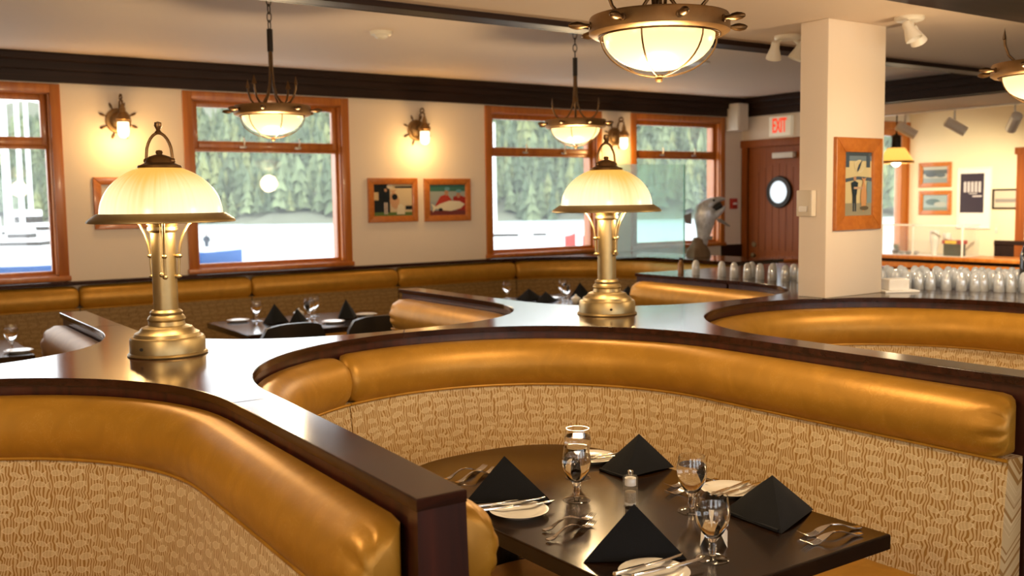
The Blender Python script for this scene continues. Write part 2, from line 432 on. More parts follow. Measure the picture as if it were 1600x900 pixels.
# ---------------------------------------------------------------- windows with fir casings
def make_window(n, x0, x1, seen=True):
    w = struct('window_%d' % n); mx = (x0 + x1) / 2
    b = MB(); c = .078; y = YW - .022
    b.box(x0, x0 + c, y, YW, WZ0, WZ1, c=.004); b.box(x1 - c, x1, y, YW, WZ0, WZ1, c=.004)
    b.box(x0 + c, x1 - c, y, YW, WZ1 - .07, WZ1, c=.004); b.box(x0 - .01, x1 + .01, y - .02, YW, WZ0 - .012, WZ0 + .028, c=.004)
    b.build('casing', M['trim'], w, 40)
    b = MB(); i0, i1 = x0 + c - .004, x1 - c + .004; z0, z1 = WZ0 + .02, WZ1 - .06
    b.box(i0, i0 + .018, YW, YW + .2, z0, z1); b.box(i1 - .018, i1, YW, YW + .2, z0, z1)
    b.box(i0, i1, YW, YW + .2, z1 - .018, z1); b.box(i0, i1, YW, YW + .2, z0, z0 + .018)
    b.build('jamb', M['trim'], w)
    ya, yb = YW + .055, YW + .10
    i0 += .018; i1 -= .018; zt, zb, mid = z1 - .018, z0 + .018, 2.155
    up = MB(); f = .05
    up.box(i0, i0 + f, ya, yb, mid, zt, c=.004); up.box(i1 - f, i1, ya, yb, mid, zt, c=.004)
    up.box(i0 + f, i1 - f, ya, yb, zt - f, zt, c=.004); up.box(i0 + f, i1 - f, ya - .012, yb, mid, mid + .065, c=.004)
    s = up.build('transom_sash', M['trim'], w, 40)
    MB().box(i0 + f - .004, i1 - f + .004, ya + .02, ya + .026, mid + .06, zt - f + .004).build('pane', M['pane'], s)
    lo = MB(); f = .022
    lo.box(i0, i0 + f, ya, yb, zb, mid, c=.003); lo.box(i1 - f, i1, ya, yb, zb, mid, c=.003)
    lo.box(i0 + f, i1 - f, ya, yb, mid - .03, mid, c=.003); lo.box(i0 + f, i1 - f, ya, yb, zb, zb + .03, c=.003)
    s = lo.build('fixed_sash', M['trim'], w, 40)
    MB().box(i0 + f - .004, i1 - f + .004, ya + .02, ya + .026, zb + .025, mid - .026).build('pane', M['pane'], s)
    for q in (-.26, .26):
        l = MB(); l.box(mx + q - .012, mx + q + .05, ya - .03, ya - .012, mid + .004, mid + .026, c=.004)
        l.tube([(mx + q + .03, ya - .02, mid + .02), (mx + q + .035, ya - .03, mid + .06), (mx + q + .03, ya - .026, mid + .10)], .007, 6)
        l.build('latch', M['nickel'], w, 40)
for i, (a, c) in enumerate(WIN): make_window(i + 1, a, c)
# window of the far room
w = struct('window_5'); b = MB()
b.box(12.07, 12.15, YW - .03, YW, .5, 2.68); b.box(12.98, 13.0, YW - .03, YW, .5, 2.68); b.box(12.07, 13.0, YW - .035, YW, 2.6, 2.7, c=.005); b.box(12.07, 13.0, YW - .05, YW, .5, .55)
b.build('casing', M['trim'], w)
b = MB(); b.box(12.15, 12.22, YW, YW + .1, .55, 2.6); b.box(12.84, 12.98, YW, YW + .1, .55, 2.6); b.box(12.22, 12.84, YW, YW + .1, 2.5, 2.6); b.box(12.22, 12.84, YW, YW + .1, .55, .62); b.box(12.22, 12.84, YW, YW + .1, 2.14, 2.2)
b.build('sash', M['trim'], w)
MB().box(12.2, 12.86, YW + .05, YW + .056, .58, 2.54).build('pane', M['pane'], w)
# unseen windows added behind the camera and on the near left wall (light the near half of the room)
for k, xa in enumerate((-2.2, 1.0, 4.2)):
    w = struct('window_%d' % (6 + k)); b = MB()
    b.box(xa, xa + .07, -4.75, -4.6, .8, 2.3); b.box(xa + 2.33, xa + 2.4, -4.75, -4.6, .8, 2.3)
    b.box(xa, xa + 2.4, -4.75, -4.6, 2.23, 2.3); b.box(xa, xa + 2.4, -4.75, -4.6, .8, .87); b.box(xa + 1.17, xa + 1.23, -4.75, -4.65, .87, 2.23)
    b.build('sash', M['trim'], w)
w = struct('window_9'); b = MB()
b.box(-3.35, -3.2, -2.6, -2.53, .8, 2.3); b.box(-3.35, -3.2, -.67, -.6, .8, 2.3); b.box(-3.35, -3.2, -2.53, -.67, 2.23, 2.3); b.box(-3.35, -3.2, -2.53, -.67, .8, .87)
b.build('sash', M['trim'], w)

# ---------------------------------------------------------------- exit door
d = struct('door_1')
b = MB(); b.box(XD - .03, XD + .12, 8.60, 8.68, 0, 2.35, c=.004); b.box(XD - .03, XD + .12, 7.58, 7.66, 0, 2.35, c=.004); b.box(XD - .04, XD + .12, 7.56, 8.70, 2.27, 2.36, c=.005)
b.build('casing', M['door'], d, 40)
b = MB(); b.box(XD + .03, XD + .07, 7.66, 8.60, 0, 2.27); b.build('leaf', M['door'], d)
b = MB()                                                  # stiles, rails and the arched head
b.box(XD + .018, XD + .03, 8.44, 8.60, 0, 2.27); b.box(XD + .018, XD + .03, 7.66, 7.80, 0, 2.27); b.box(XD + .018, XD + .03, 7.80, 8.44, .80, 1.0); b.box(XD + .018, XD + .03, 7.80, 8.44, 0, .16)
arch = [(8.44, 2.27), (8.44, 1.96)] + [(8.44 - .64 * k / 10, 1.96 + .10 * math.sin(PI * k / 10)) for k in range(1, 10)] + [(7.80, 1.96), (7.80, 2.27)]
T = Matrix(((0, 0, 1, XD), (1, 0, 0, 0), (0, 1, 0, 0), (0, 0, 0, 1)))
b.prism(arch, .018, .03, M=T); b.build('stile_frame', M['door'], d)
for k in range(6):
    MB().box(XD + .022, XD + .03, 7.803 + k * .1067, 7.803 + k * .1067 + .1, 1.0, 2.06).build('plank', M['door'], d)
R = Matrix.Translation((XD + .012, 8.11, 1.715)) @ Matrix.Rotation(-PI / 2, 4, 'Y')
p = MB().lathe([(.135, -.01), (.135, .025), (.185, .02), (.195, 0), (.195, -.012), (.135, -.012)], 32, R).build('porthole', M['iron'], d, 40)
MB().lathe([(0, .012), (.14, .012)], 32, R).build('pane', mat('porthole_daylight', (.6, .7, .75), .2, emit=(.80, .92, 1.0), es=.42), p)
b = MB().lathe([(0, .05), (.028, .045), (.034, .03), (.028, .012), (.012, .006), (.034, 0)], 16, Matrix.Translation((XD + .02, 8.50, .93)) @ Matrix.Rotation(-PI / 2, 4, 'Y')); b.build('door_knob', M['brass'], d, 50)
b = MB().lathe([(0, .02), (.03, .02), (.034, 0)], 16, Matrix.Translation((XD + .02, 8.50, 1.07)) @ Matrix.Rotation(-PI / 2, 4, 'Y')); b.build('deadbolt', M['brass'], d, 50)
MB().box(XD - .05, XD + .02, 7.86, 8.18, 2.12, 2.19, c=.01).build('door_closer', M['plastic'], d, 40)

# ---------------------------------------------------------------- column on the divider
c = struct('column'); MB().box(4.35, 4.84, 3.385, 3.565, CAP, ZL, c=.004).build('shaft', M['wall'], c, 40); del c['kind']; c['kind'] = 'structure'

# ---------------------------------------------------------------- booth outlines
YA = 1.57
def front_u(cx, cy, R, xl_end=None, xr_end=None, n=40, y_end=YA):
    """inner outline of a front booth, from the near end of its left arm round the back to its right arm"""
    xl = cx - R if xl_end is None else xl_end; xr = cx + R if xr_end is None else xr_end
    L = []
    for k in range(9):
        t = k / 9; L.append((xl + (cx - R - xl) * (t ** .8), y_end + (cy - y_end) * t))
    L += [(cx - R * math.cos(PI * k / n), cy + R * math.sin(PI * k / n)) for k in range(n + 1)]
    for k in range(1, 10):
        t = k / 9; L.append((cx + R + (xr - cx - R) * (t ** 1.25), cy + (y_end - cy) * t))
    return L
def back_u(cx, cy, a, n=40, e=2.6, y_end=5.5):
    L = [(cx + a, y_end), (cx + a, (y_end + cy) / 2)]
    for k in range(n + 1):
        t = PI * k / n; q = 2 / e
        L.append((cx + a * math.copysign(abs(math.cos(t)) ** q, math.cos(t)), cy - a * abs(math.sin(t)) ** q))
    return L + [(cx - a, (y_end + cy) / 2), (cx - a, y_end)]
FB = [(-.03, 2.71, .92, None, .855), (1.955, 2.72, .925, .957, 2.893), (3.94, 2.57, .925, 3.015, None)]
BB = [(.04, 4.73, .92), (2.01, 4.66, .92), (3.95, 4.55, .89)]
ENDS = [1.57, 1.42, 1.42]      # where the front arms 1, 2, 3 stop
FU = [front_u(a, b_, r, l, q, y_end=1.42) for a, b_, r, l, q in FB]
BU = [back_u(*q) for q in BB]
def dedupe(p):
    o = []
    for q in p:
        if not o or (Vector(q) - Vector(o[-1])).length > 1e-4: o.append(q)
    return o
# junction pieces of the divider top and its front / back arms
def half(L, right, lo=None, hi=None):
    """the half of an outline on one side of its middle, from the middle outward, cut exactly at y = lo (going down) or hi (going up)"""
    m = len(L) // 2
    h = L[m:] if right else L[m::-1]
    o = []
    for a, b_ in zip(h, h[1:]):
        o.append(a)
        lim = lo if lo is not None else hi
        if lim is not None and ((lo is not None and b_[1] < lim) or (hi is not None and b_[1] > lim)):
            if abs(b_[1] - a[1]) > 1e-9: o.append((a[0] + (b_[0] - a[0]) * (lim - a[1]) / (b_[1] - a[1]), lim))
            return o
    return o + [h[-1]]
def junction(fl, fr, bl, br, ys, yb):
    """polygon between front booths fl|fr and back booths bl|br; ys, yb: where its front and back arm are cut"""
    P = half(fl, True, lo=ys) + half(fr, False, lo=ys)[::-1]
    P += half(br, br[0][0] > br[-1][0], hi=yb) + half(bl, bl[0][0] < bl[-1][0], hi=yb)[::-1]
    return dedupe(P)
def edge_at(L, y, right):
    h = half(L, right); best = min(h, key=lambda p: abs(p[1] - y)); 
    for (xa, ya), (xb, yb) in zip(h, h[1:]):
        if (ya - y) * (yb - y) <= 0 and abs(ya - yb) > 1e-6:
            return xa + (xb - xa) * (y - ya) / (yb - ya)
    return best[0]
dv = thing('booth_divider', 'long curved mahogany booth divider with flat glossy top under the two brass lamps', 'partition', (0, 0, 0))
CT = .024
def cap_piece(poly, name='cap_board'):
    g = offset(poly if area(poly) > 0 else poly[::-1], -.0004)
    MB().prism(g, CAP - CT, CAP, .0028).build(name, M['cap'], dv, 18)
def body_piece(poly):
    g = offset(poly if area(poly) > 0 else poly[::-1], -.010)
    MB().prism(g, 0.0, CAP - CT).build('side_panel', M['body'], dv, 18)
def arm_front(fl, fr, y_cut, y0):
    ys = [y0, 1.9, 2.2, y_cut]
    L = [(edge_at(fl, y, True) if fl else None, y) for y in ys]; Rr = [(edge_at(fr, y, False) if fr else None, y) for y in ys]
    return L, Rr
# junction 1 (under the nearer lamp), 2 (under the farther lamp)
for i in (0, 1):
    ys, yb = 2.66, 4.75
    J = junction(FU[i], FU[i + 1], BU[i], BU[i + 1], ys, yb)
    xa, xb = edge_at(FU[i], ys, True), edge_at(FU[i + 1], ys, False)
    ba, bb = max(p[0] for p in BU[i]), min(p[0] for p in BU[i + 1])
    cap_piece(J); body_piece(J)
    L, Rr = arm_front(FU[i], FU[i + 1], ys, ENDS[i])
    fa = L + Rr[::-1]
    cap_piece(fa); body_piece([(x, max(y, ENDS[i] + .02) + (.022 if y == ys else 0)) for x, y in fa])
    ka = [(ba, yb), (ba, 5.52), (bb, 5.52), (bb, yb)]
    cap_piece(ka); body_piece([(x, min(y, 5.50) - (.022 if y == yb else 0)) for x, y in ka])
    # tapered end post of the front arm
    x0, x1 = L[0][0], Rr[0][0]; YE_ = ENDS[i]
    vs = [(x0 - .012, YE_ - .005, 0), (x1 + .022, YE_ - .005, 0), (x1 + .022, YE_ + .045, 0), (x0 - .012, YE_ + .045, 0),
          (x0 + .006, YE_ + .008, CAP - CT), (x1 + .002, YE_ + .008, CAP - CT), (x1 + .002, YE_ + .045, CAP - CT), (x0 + .006, YE_ + .045, CAP - CT)]
    MB().add(vs, [(3, 2, 1, 0), (4, 5, 6, 7), (0, 1, 5, 4), (1, 2, 6, 5), (2, 3, 7, 6), (3, 0, 4, 7)]).build('end_post', M['body'], dv)
for (cx, cy, R_, _, _), (bx, by, a_) in zip(FB, BB):          # close the panel joints at the middle of each booth back
    MB().box((cx + bx) / 2 - .06, (cx + bx) / 2 + .06, cy + R_ + .0095, by - a_ - .0095, 0, CAP - CT).build('side_panel', M['body'], dv)
# left end (beyond the frame): the left half of booth 0
J = dedupe([(-1.5, 2.66)] + [p for p in FU[0][:len(FU[0]) // 2 + 1] if p[1] >= 2.66] + [p for p in BU[0][len(BU[0]) // 2:] if p[1] <= 4.55] + [(-1.5, 4.55)])
cap_piece(J); body_piece(J)
# junction 3 (carries the column) and its arms
f2, b2 = FU[2], BU[2]
J = dedupe(half(f2, True, lo=2.57) + [(5.0, 2.57), (5.0, 4.55)] + half(b2, False, hi=4.55)[::-1])
cap_piece(J); body_piece(J)
fa = [(4.865, YA), (5.0, YA), (5.0, 2.57), (4.865, 2.57)]; cap_piece(fa); body_piece(fa)
ka = [(4.84, 4.55), (5.0, 4.55), (5.0, 5.45), (4.84, 5.45)]; cap_piece(ka); body_piece(ka)

# ---------------------------------------------------------------- upholstered benches
ROLL = [(.0, 1.066), (.035, 1.068), (.065, 1.06), (.09, 1.04), (.108, 1.01), (.117, .975), (.116, .945), (.108, .915), (.094, .893), (.075, .880), (.0, .880)]
def smooth_profile(P, n=3):
    """round an open profile with extra points (Catmull-Rom), keeping its ends"""
    out = []
    for i in range(len(P) - 1):
        p0, p1, p2, p3 = (Vector(P[max(0, min(len(P) - 1, q))]) for q in (i - 1, i, i + 1, i + 2))
        for k in range(n):
            t = k / n; out.append(tuple(.5 * ((2 * p1) + (p2 - p0) * t + (2 * p0 - 5 * p1 + 4 * p2 - p3) * t * t + (3 * p1 - p0 - 3 * p2 + p3) * t ** 3)))
    return out + [P[-1]]
ROLL = smooth_profile(ROLL)
def resample(path, step=.045):
    P = [Vector(p) for p in path]; out = [P[0]]; acc = 0
    for a, b_ in zip(P, P[1:]):
        d_ = (b_ - a).length; n = max(1, int(round(d_ / step)))
        for k in range(1, n + 1): out.append(a.lerp(b_, k / n))
    return [tuple(p) for p in out]
def normals(path):
    """unit normals to the right of travel"""
    N = []; m = len(path)
    for i in range(m):
        t = Vector(path[min(i + 1, m - 1)]) - Vector(path[max(i - 1, 0)])
        t.normalize(); N.append(Vector((t.y, -t.x)))
    return N
def sweep(path, prof, z_off=0.0, ends=(True, True), wrinkle=(False, False), scale=1.0, closed_prof=True):
    """profile (inward, z) carried along a plan path; the inside is to the right of travel. Ends are drawn in and rounded."""
    path = [Vector(p) for p in path]; N = normals(path); m = len(path); b = MB(); b.uv = []
    S = [0.0]
    for i in range(1, m): S.append(S[-1] + (path[i] - path[i - 1]).length)
    cx = sum(p[0] for p in prof) / len(prof); cz = sum(p[1] for p in prof) / len(prof)
    rows = []
    T0 = (path[1] - path[0]).normalized(); T1 = (path[-1] - path[-2]).normalized()
    def ring(base, nrm, sc, wr, s):
        r = []
        for k, (d_, z) in enumerate(prof):
            g = max(0.0, math.sin(2 * PI * 5.5 * k / len(prof) + 1.2 * math.sin(s * 30))) ** .7 * wr * min(1, sc * sc) * .013 * (1 if .015 < d_ else 0)
            dd = cx + (d_ - cx) * sc - g; zz = cz + (z - cz) * (sc * .75 + .25) if sc < 1 else z
            p = base + nrm * (dd * scale); r.append((p.x, p.y, zz + z_off)); 
        return r, s
    E = [(0.0, .0), (.002, .35), (.008, .60), (.019, .80), (.036, .94)]
    if ends[0]:
        for dd, sc in E: rows.append(ring(path[0] + T0 * dd, N[0], sc, 1.0 if wrinkle[0] else 0, dd))
    i0 = next((i for i in range(m) if S[i] > (.06 if ends[0] else -1)), 0); i1 = next((i for i in range(m - 1, -1, -1) if S[-1] - S[i] > (.06 if ends[1] else -1)), m - 1)
    for i in range(i0, i1 + 1):
        w_ = 0
        if wrinkle[0]: w_ = max(w_, 1 - S[i] / .11)
        if wrinkle[1]: w_ = max(w_, 1 - (S[-1] - S[i]) / .11)
        rows.append(ring(path[i], N[i], 1.0, max(0, w_), S[i]))
    if ends[1]:
        for dd, sc in E[::-1]: rows.append(ring(path[-1] - T1 * dd, N[-1], sc, 1.0 if wrinkle[1] else 0, S[-1] - dd))
    n = len(prof); pl = [0.0]
    for k in range(1, n): pl.append(pl[-1] + math.dist(prof[k], prof[k - 1]))
    for r, s in rows:
        b.v += r; b.uv += [(s, pl[k]) for k in range(n)]
    kk = n if closed_prof else n - 1
    for i in range(len(rows) - 1):
        for k in range(kk):
            l = (k + 1) % n
            b.f.append((i * n + k, (i + 1) * n + k, (i + 1) * n + l, i * n + l))
    if closed_prof:
        b.f.append(tuple(range(n))); b.f.append(tuple((len(rows) - 1) * n + k for k in range(n - 1, -1, -1)))
    return b
BACKP = [(.0, .884), (.07, .884), (.082, .88), (.118, .50), (.12, .44), (.0, .44)]
SEAT = [(.02, .30), (.02, .462), (.35, .470), (.54, .462), (.585, .445), (.60, .40), (.595, .33), (.58, .30)]
BASE = [(.02, 0), (.02, .30), (.54, .30), (.54, 0)]
def bench(name, label, path, seams, group, wr=True, z=0.0, seat=True, thick=1.0, cloth='fabric'):
    t = thing(name, label, 'bench', (0, 0, 0), 0, group)
    path = resample(path, .03); n = len(path)
    cuts = [0] + [min(range(n), key=lambda i: (Vector(path[i]) - Vector(s)).length) for s in seams] + [n - 1]
    for k, (i0, i1) in enumerate(zip(cuts, cuts[1:])):
        seg = path[i0:i1 + 1]; fst, lst = k == 0, k == len(cuts) - 2
        prof = ROLL
        r = sweep(seg, prof, z, (True, True), (wr and fst, wr and lst), thick).build('back_roll', M['vinyl'], t, 60)
        seg2 = [Vector(p) for p in path[i0:i1 + 1]]
        if not fst: seg2[0] = seg2[0].lerp(seg2[1], .16)          # a narrow seam between neighbouring panels
        if not lst: seg2[-1] = seg2[-1].lerp(seg2[-2], .16)
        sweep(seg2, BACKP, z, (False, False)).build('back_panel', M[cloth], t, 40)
        pp = [(Vector(p) + nn * .086) for p, nn in zip(seg2, normals(seg2))]
        MB().tube([(p.x, p.y, .881 + z) for p in pp], .006, 6).build('piping', M['vinyl'], t, 60)
    if seat:
        sweep(path[1:-1], SEAT, 0, (True, True)).build('seat_cushion', M['vinyl'], t, 50)
        sweep(path[1:-1], BASE, 0, (False, False)).build('bench_base', M['body'], t, 40)
    return t
def trimmed(L, y, above=True, y2=None):
    """outline cut off exactly at y (at y2 at its second end)"""
    y2 = y if y2 is None else y2; s = 1 if above else -1; m = len(L) // 2
    def cut(h, yy):
        o = []
        for (a, b_) in zip(h, h[1:]):
            o.append(a)
            if s * b_[1] < s * yy:
                o.append((a[0] + (b_[0] - a[0]) * (yy - a[1]) / (b_[1] - a[1]), yy)); return o
        return o + [h[-1]]
    A = cut(L[m::-1], y)[::-1]; B = cut(L[m:], y2)
    return dedupe(A + B[1:])
GB = 'curved booth benches'
bench('booth_bench', 'curved gold bench at the bottom left corner, without a table in view', trimmed(FU[0], YA, True, 1.595), [], GB)
bench('booth_bench', 'curved gold bench with fish fabric around the large set table in front', trimmed(FU[1], 1.625, True, 1.53), [(1.60, 3.575)], GB)
bench('booth_bench', 'curved gold bench before the white column and the rows of glasses', trimmed(FU[2], 1.53), [(3.30, 3.235)], GB)
bench('booth_bench', 'curved bench behind the nearer lamp facing the leftmost window', trimmed(BU[0], 5.46, False), [], GB)
bench('booth_bench', 'curved bench between the two lamps facing the second window', trimmed(BU[1], 5.46, False), [], GB)
bench('booth_bench', 'curved bench behind the farther lamp with its arm beside the glasses', trimmed(BU[2], 5.40, False), [], GB)
# long banquette under the windows, curving towards the room at its far end
WB = [(-1.2, YW - .03), (5.72, YW - .03)] + [(5.72 + 1.31 * math.sin(PI / 2 * k / 14), 7.35 + 1.31 * math.cos(PI / 2 * k / 14)) for k in range(1, 15)] + [(7.03, 6.46)]
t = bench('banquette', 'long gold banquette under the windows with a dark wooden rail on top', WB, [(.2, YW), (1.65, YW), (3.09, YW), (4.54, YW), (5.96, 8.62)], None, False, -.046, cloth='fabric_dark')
wbr = resample(WB, .08); nn = normals(wbr)
out = [Vector(p) for p in wbr if p[0] < 5.5]
rail = [(-1.2, YW - .105), (5.60, YW - .105), (5.60, YW - .003), (-1.2, YW - .003)]
MB().prism([(-1.2, YW - .115), (5.4, YW - .115), (5.4, YW - .024), (-1.2, YW - .024)], RAIL - .03, RAIL, .005).build('top_rail', M['cap'], t, 18)
arc = [p for p in WB if p[0] >= 5.5]
led = [(5.4, YW - .024), (5.4, YW - .115), (5.60, YW - .115)] + [(x - .085 * math.sin(min(1, max(0, (x - 5.7) / 1.3)) * PI / 2), y - .085 * math.cos(min(1, max(0, (x - 5.7) / 1.3)) * PI / 2)) for x, y in arc] + [(6.945, 6.42), (7.62, 6.42), (7.62, YW - .024)]
MB().prism(dedupe(led), RAIL - .03, RAIL, .005).build('ledge_top', M['cap'], t, 18)
b = MB(); b.prism(dedupe([(5.8, YW - .06)] + arc[2:] + [(7.03, 6.45), (7.58, 6.45), (7.58, YW - .06)]), 0, RAIL - .03)
b.build('ledge_body', M['body'], t)

# ---------------------------------------------------------------- tables and chairs
def rounded_rect(x0, x1, y0, y1, r, n=6):
    P = []
    for cx, cy, a0 in ((x1 - r, y0 + r, -PI / 2), (x1 - r, y1 - r, 0), (x0 + r, y1 - r, PI / 2), (x0 + r, y0 + r, PI)):
        P += [(cx + r * math.cos(a0 + PI / 2 * k / n), cy + r * math.sin(a0 + PI / 2 * k / n)) for k in range(n + 1)]
    return P
def pedestal(t, m, at):
    for (px, py) in at:
        b = MB(); b.lathe([(0, 0), (.22, 0), (.22, .02), (.05, .05), (.04, .1), (.04, .68), (.12, .70), (.12, .708), (0, .708)], 20, Matrix.Translation((px, py, 0)))
        b.build('pedestal', m, t, 40)
t = thing('dining_table', 'dark wooden booth table with rounded far end, fully set, nearest the camera', 'table', (1.905, 2.3, 0))
hw = .415
P = [(-hw, -.72), (hw, -.72)] + [(hw * math.copysign(abs(math.cos(a)) ** .75, math.cos(a)), .32 + .40 * abs(math.sin(a)) ** .8) for a in [PI * k / 24 for k in range(25)]]
P = [(x + (0.012 * (.7 + y) * -1), y) for x, y in dedupe(P)]
MB().prism(P, .708, .75, .005).build('tabletop', M['table'], t, 18)
pedestal(t, M['iron'], [(0, -.42), (0, .52)])
t = thing('stool', 'round gold upholstered stool tucked under the near table', 'stool', (1.815, 2.44, 0))
MB().lathe([(0, .38), (.25, .38), (.268, .395), (.272, .42), (.262, .445), (.235, .457), (0, .462)], 36).build('seat_cushion', M['vinyl'], t, 60)
MB().lathe([(0, 0), (.19, 0), (.19, .015), (.03, .04), (.028, .36), (.15, .38), (0, .38)], 24).build('pedestal', M['iron'], t, 40)
def sq_table(x0, x1, y0, y1, label):
    t = thing('dining_table', label, 'table', ((x0 + x1) / 2, (y0 + y1) / 2, 0)); w_, h_ = (x1 - x0) / 2, (y1 - y0) / 2
    MB().prism(rounded_rect(-w_, w_, -h_, h_, .02, 3), .708, .75, .005).build('tabletop', M['table'], t, 18)
    pedestal(t, M['iron'], [(-w_ * .55, 0), (w_ * .55, 0)])
    return t
sq_table(2.38, 3.76, 6.72, 7.66, 'black table with two chairs set below the second window')
sq_table(-.30, 1.02, 6.72, 7.62, 'black table corner at the left edge under the leftmost window')
sq_table(4.92, 6.28, 6.50, 7.64, 'black table behind the farther lamp set with napkins and glasses')
sq_table(1.68, 2.42, 4.72, 5.48, 'dark table hidden behind the booth divider under a single glass rim')

def make_chair(label):
    t = thing('dining_chair', label, 'chair', (0, 0, 0), 0, 'black chairs at the banquette tables')
    MB().prism(rounded_rect(-.22, .22, -.21, .21, .06), .42, .475, .018).build('seat', M['black'], t, 40)
    b = MB(); n = 12; vs = []; fs = []
    for iy, dy in ((0, 0.0), (1, .035)):
        for k in range(n + 1):
            u = -1 + 2 * k / n; x = .225 * u; yb = -.20 - .05 * (1 - u * u) + dy
            top = .885 - .045 * abs(u) ** 3.0 - (.05 if abs(u) > .99 else 0)
            vs += [(x, yb, .60), (x, yb - .03, top)]
    m = n + 1
    for iy in (0, 1):
        for k in range(n):
            q = iy * 2 * m + 2 * k; f_ = (q, q + 2, q + 3, q + 1); fs.append(f_ if iy == 0 else f_[::-1])
    for k in range(n):
        a, c_ = 2 * k, 2 * m + 2 * k; fs += [(a + 1, a + 3, c_ + 3, c_ + 1), (a, c_, c_ + 2, a + 2)]
    fs += [(0, 1, 2 * m + 1, 2 * m), (2 * n, 2 * m + 2 * n, 2 * m + 2 * n + 1, 2 * n + 1)]
    b.add(vs, fs).build('backrest', M['black'], t, 50)
    for sx in (-1, 1):
        MB().tube([(sx * .20, -.20, .80), (sx * .20, -.19, .44), (sx * .21, -.24, 0)], [.014, .018, .014], 8).build('leg', M['iron'], t, 50)
        MB().tube([(sx * .19, .18, .43), (sx * .20, .20, 0)], [.018, .013], 8).build('leg', M['iron'], t, 50)
    return t
ch = make_chair('')
for i, (x, y, rz, lab) in enumerate([(2.47, 6.36, .03, 'black chair at the second window table, nearer the lamp'), (3.12, 6.38, -.05, 'black chair at the second window table, beside the bench end'), (5.42, 6.20, .1, 'black chair top behind the farther lamp, at the corner table')]):
    place(ch, i > 0, (x, y, 0), rz, lab)

# ---------------------------------------------------------------- tableware
def lerp2(p, q, s): return (p[0] + (q[0] - p[0]) * s, p[1] + (q[1] - p[1]) * s, p[2] + (q[2] - p[2]) * s)
def napkin(label, base, apex, group, z=.75):
    """a linen square folded to a standing pyramid: folded panels with a rounded ridge between base points (left, front, right ...)"""
    cx = sum(p[0] for p in base) / len(base); cy = sum(p[1] for p in base) / len(base)
    t = thing('folded_napkin', label, 'napkin', (cx, cy, z), 0, group)
    A = Vector((apex[0] - cx, apex[1] - cy, apex[2]))
    B = [Vector((p[0] - cx, p[1] - cy, .002)) for p in base]
    n = 8; k = len(B)
    for i in range(k):
        P, Q = B[i], B[(i + 1) % k]; vs = []; fs = []; idx = {}
        nr = (P - A).cross(Q - A).normalized()
        if nr.dot((P + Q) / 2 - Vector((0, 0, .0))) < 0: nr = -nr
        for r in range(n + 1):
            for c_ in range(r + 1):
                s = r / n; u = c_ / r if r else 0
                p = A.lerp(P, s).lerp(A.lerp(Q, s), u)
                bulge = math.sin(PI * u) * s * .012 * (1.2 - .5 * s) + .006 * math.sin(9 * u + i) * s * (1 - s) * math.sin(PI * u)
                p = p + nr * bulge
                if r == n: p.z = .001 + .007 * math.sin(PI * u) * (1 if i % 2 else .4)
                idx[r, c_] = len(vs); vs.append(p)
        for r in range(n):
            for c_ in range(r + 1):
                fs.append((idx[r, c_], idx[r + 1, c_], idx[r + 1, c_ + 1]))
                if c_ < r: fs.append((idx[r, c_], idx[r + 1, c_ + 1], idx[r, c_ + 1]))
        MB().add(vs, fs).build('fold_panel', M['napkin'], t, 80)
    # rolled hem along the long bottom fold
    h = [(B[0].lerp(B[1], .05 + .15 * q)) for q in range(7)]
    MB().tube([(p.x, p.y, .006) for p in h], .005, 6).build('hem', M['napkin'], t, 60)
    return t
GN = 'black napkins on the near table'
napkin('black napkin pyramid behind the plate by the dark end post', [(1.53, 2.50), (1.76, 2.36), (1.745, 2.62)], (1.665, 2.475, .135), GN)
napkin('black napkin pyramid at the far end beside the salt mill', [(2.10, 2.55), (2.10, 2.415), (2.325, 2.42), (2.30, 2.60)], (2.21, 2.47, .125), GN)
napkin('black napkin pyramid near the table corner behind the paired forks', [(2.10, 1.985), (2.085, 1.755), (2.325, 1.84), (2.28, 2.02)], (2.18, 1.87, .122), GN)
napkin('black napkin pyramid nearest the camera in front of the white plate', [(1.52, 1.91), (1.745, 1.77), (1.75, 2.0)], (1.66, 1.875, .135), GN)
GF = 'black napkins on the window tables'
for lab, (x, y), h_, w_, r in [('black napkin cone beside the left water glass of the chair table', (2.80, 7.28), .15, .10, .2), ('smaller black napkin cone between the two chairs', (2.95, 7.20), .11, .08, .6),
                       ('black napkin cone with a pale side right of the stacked glasses', (3.37, 7.22), .15, .10, .9),
                       ('black napkin cone beside the left glass of the corner table', (5.30, 7.42), .10, .13, .1), ('black napkin cone in front of the glasses of the corner table', (5.30, 7.16), .09, .11, .4),
                       ('black napkin cone right behind the glass pair of the corner table', (5.68, 7.14), .15, .12, .3), ('black napkin cone right of the farther lamp post', (6.02, 6.86), .12, .14, .7)]:
    B = [(x + w_ * math.cos(r + a), y + w_ * math.sin(r + a)) for a in (2.6, 3.9, 5.6, .9)]
    napkin(lab, B, (x - .01, y, h_), GF)

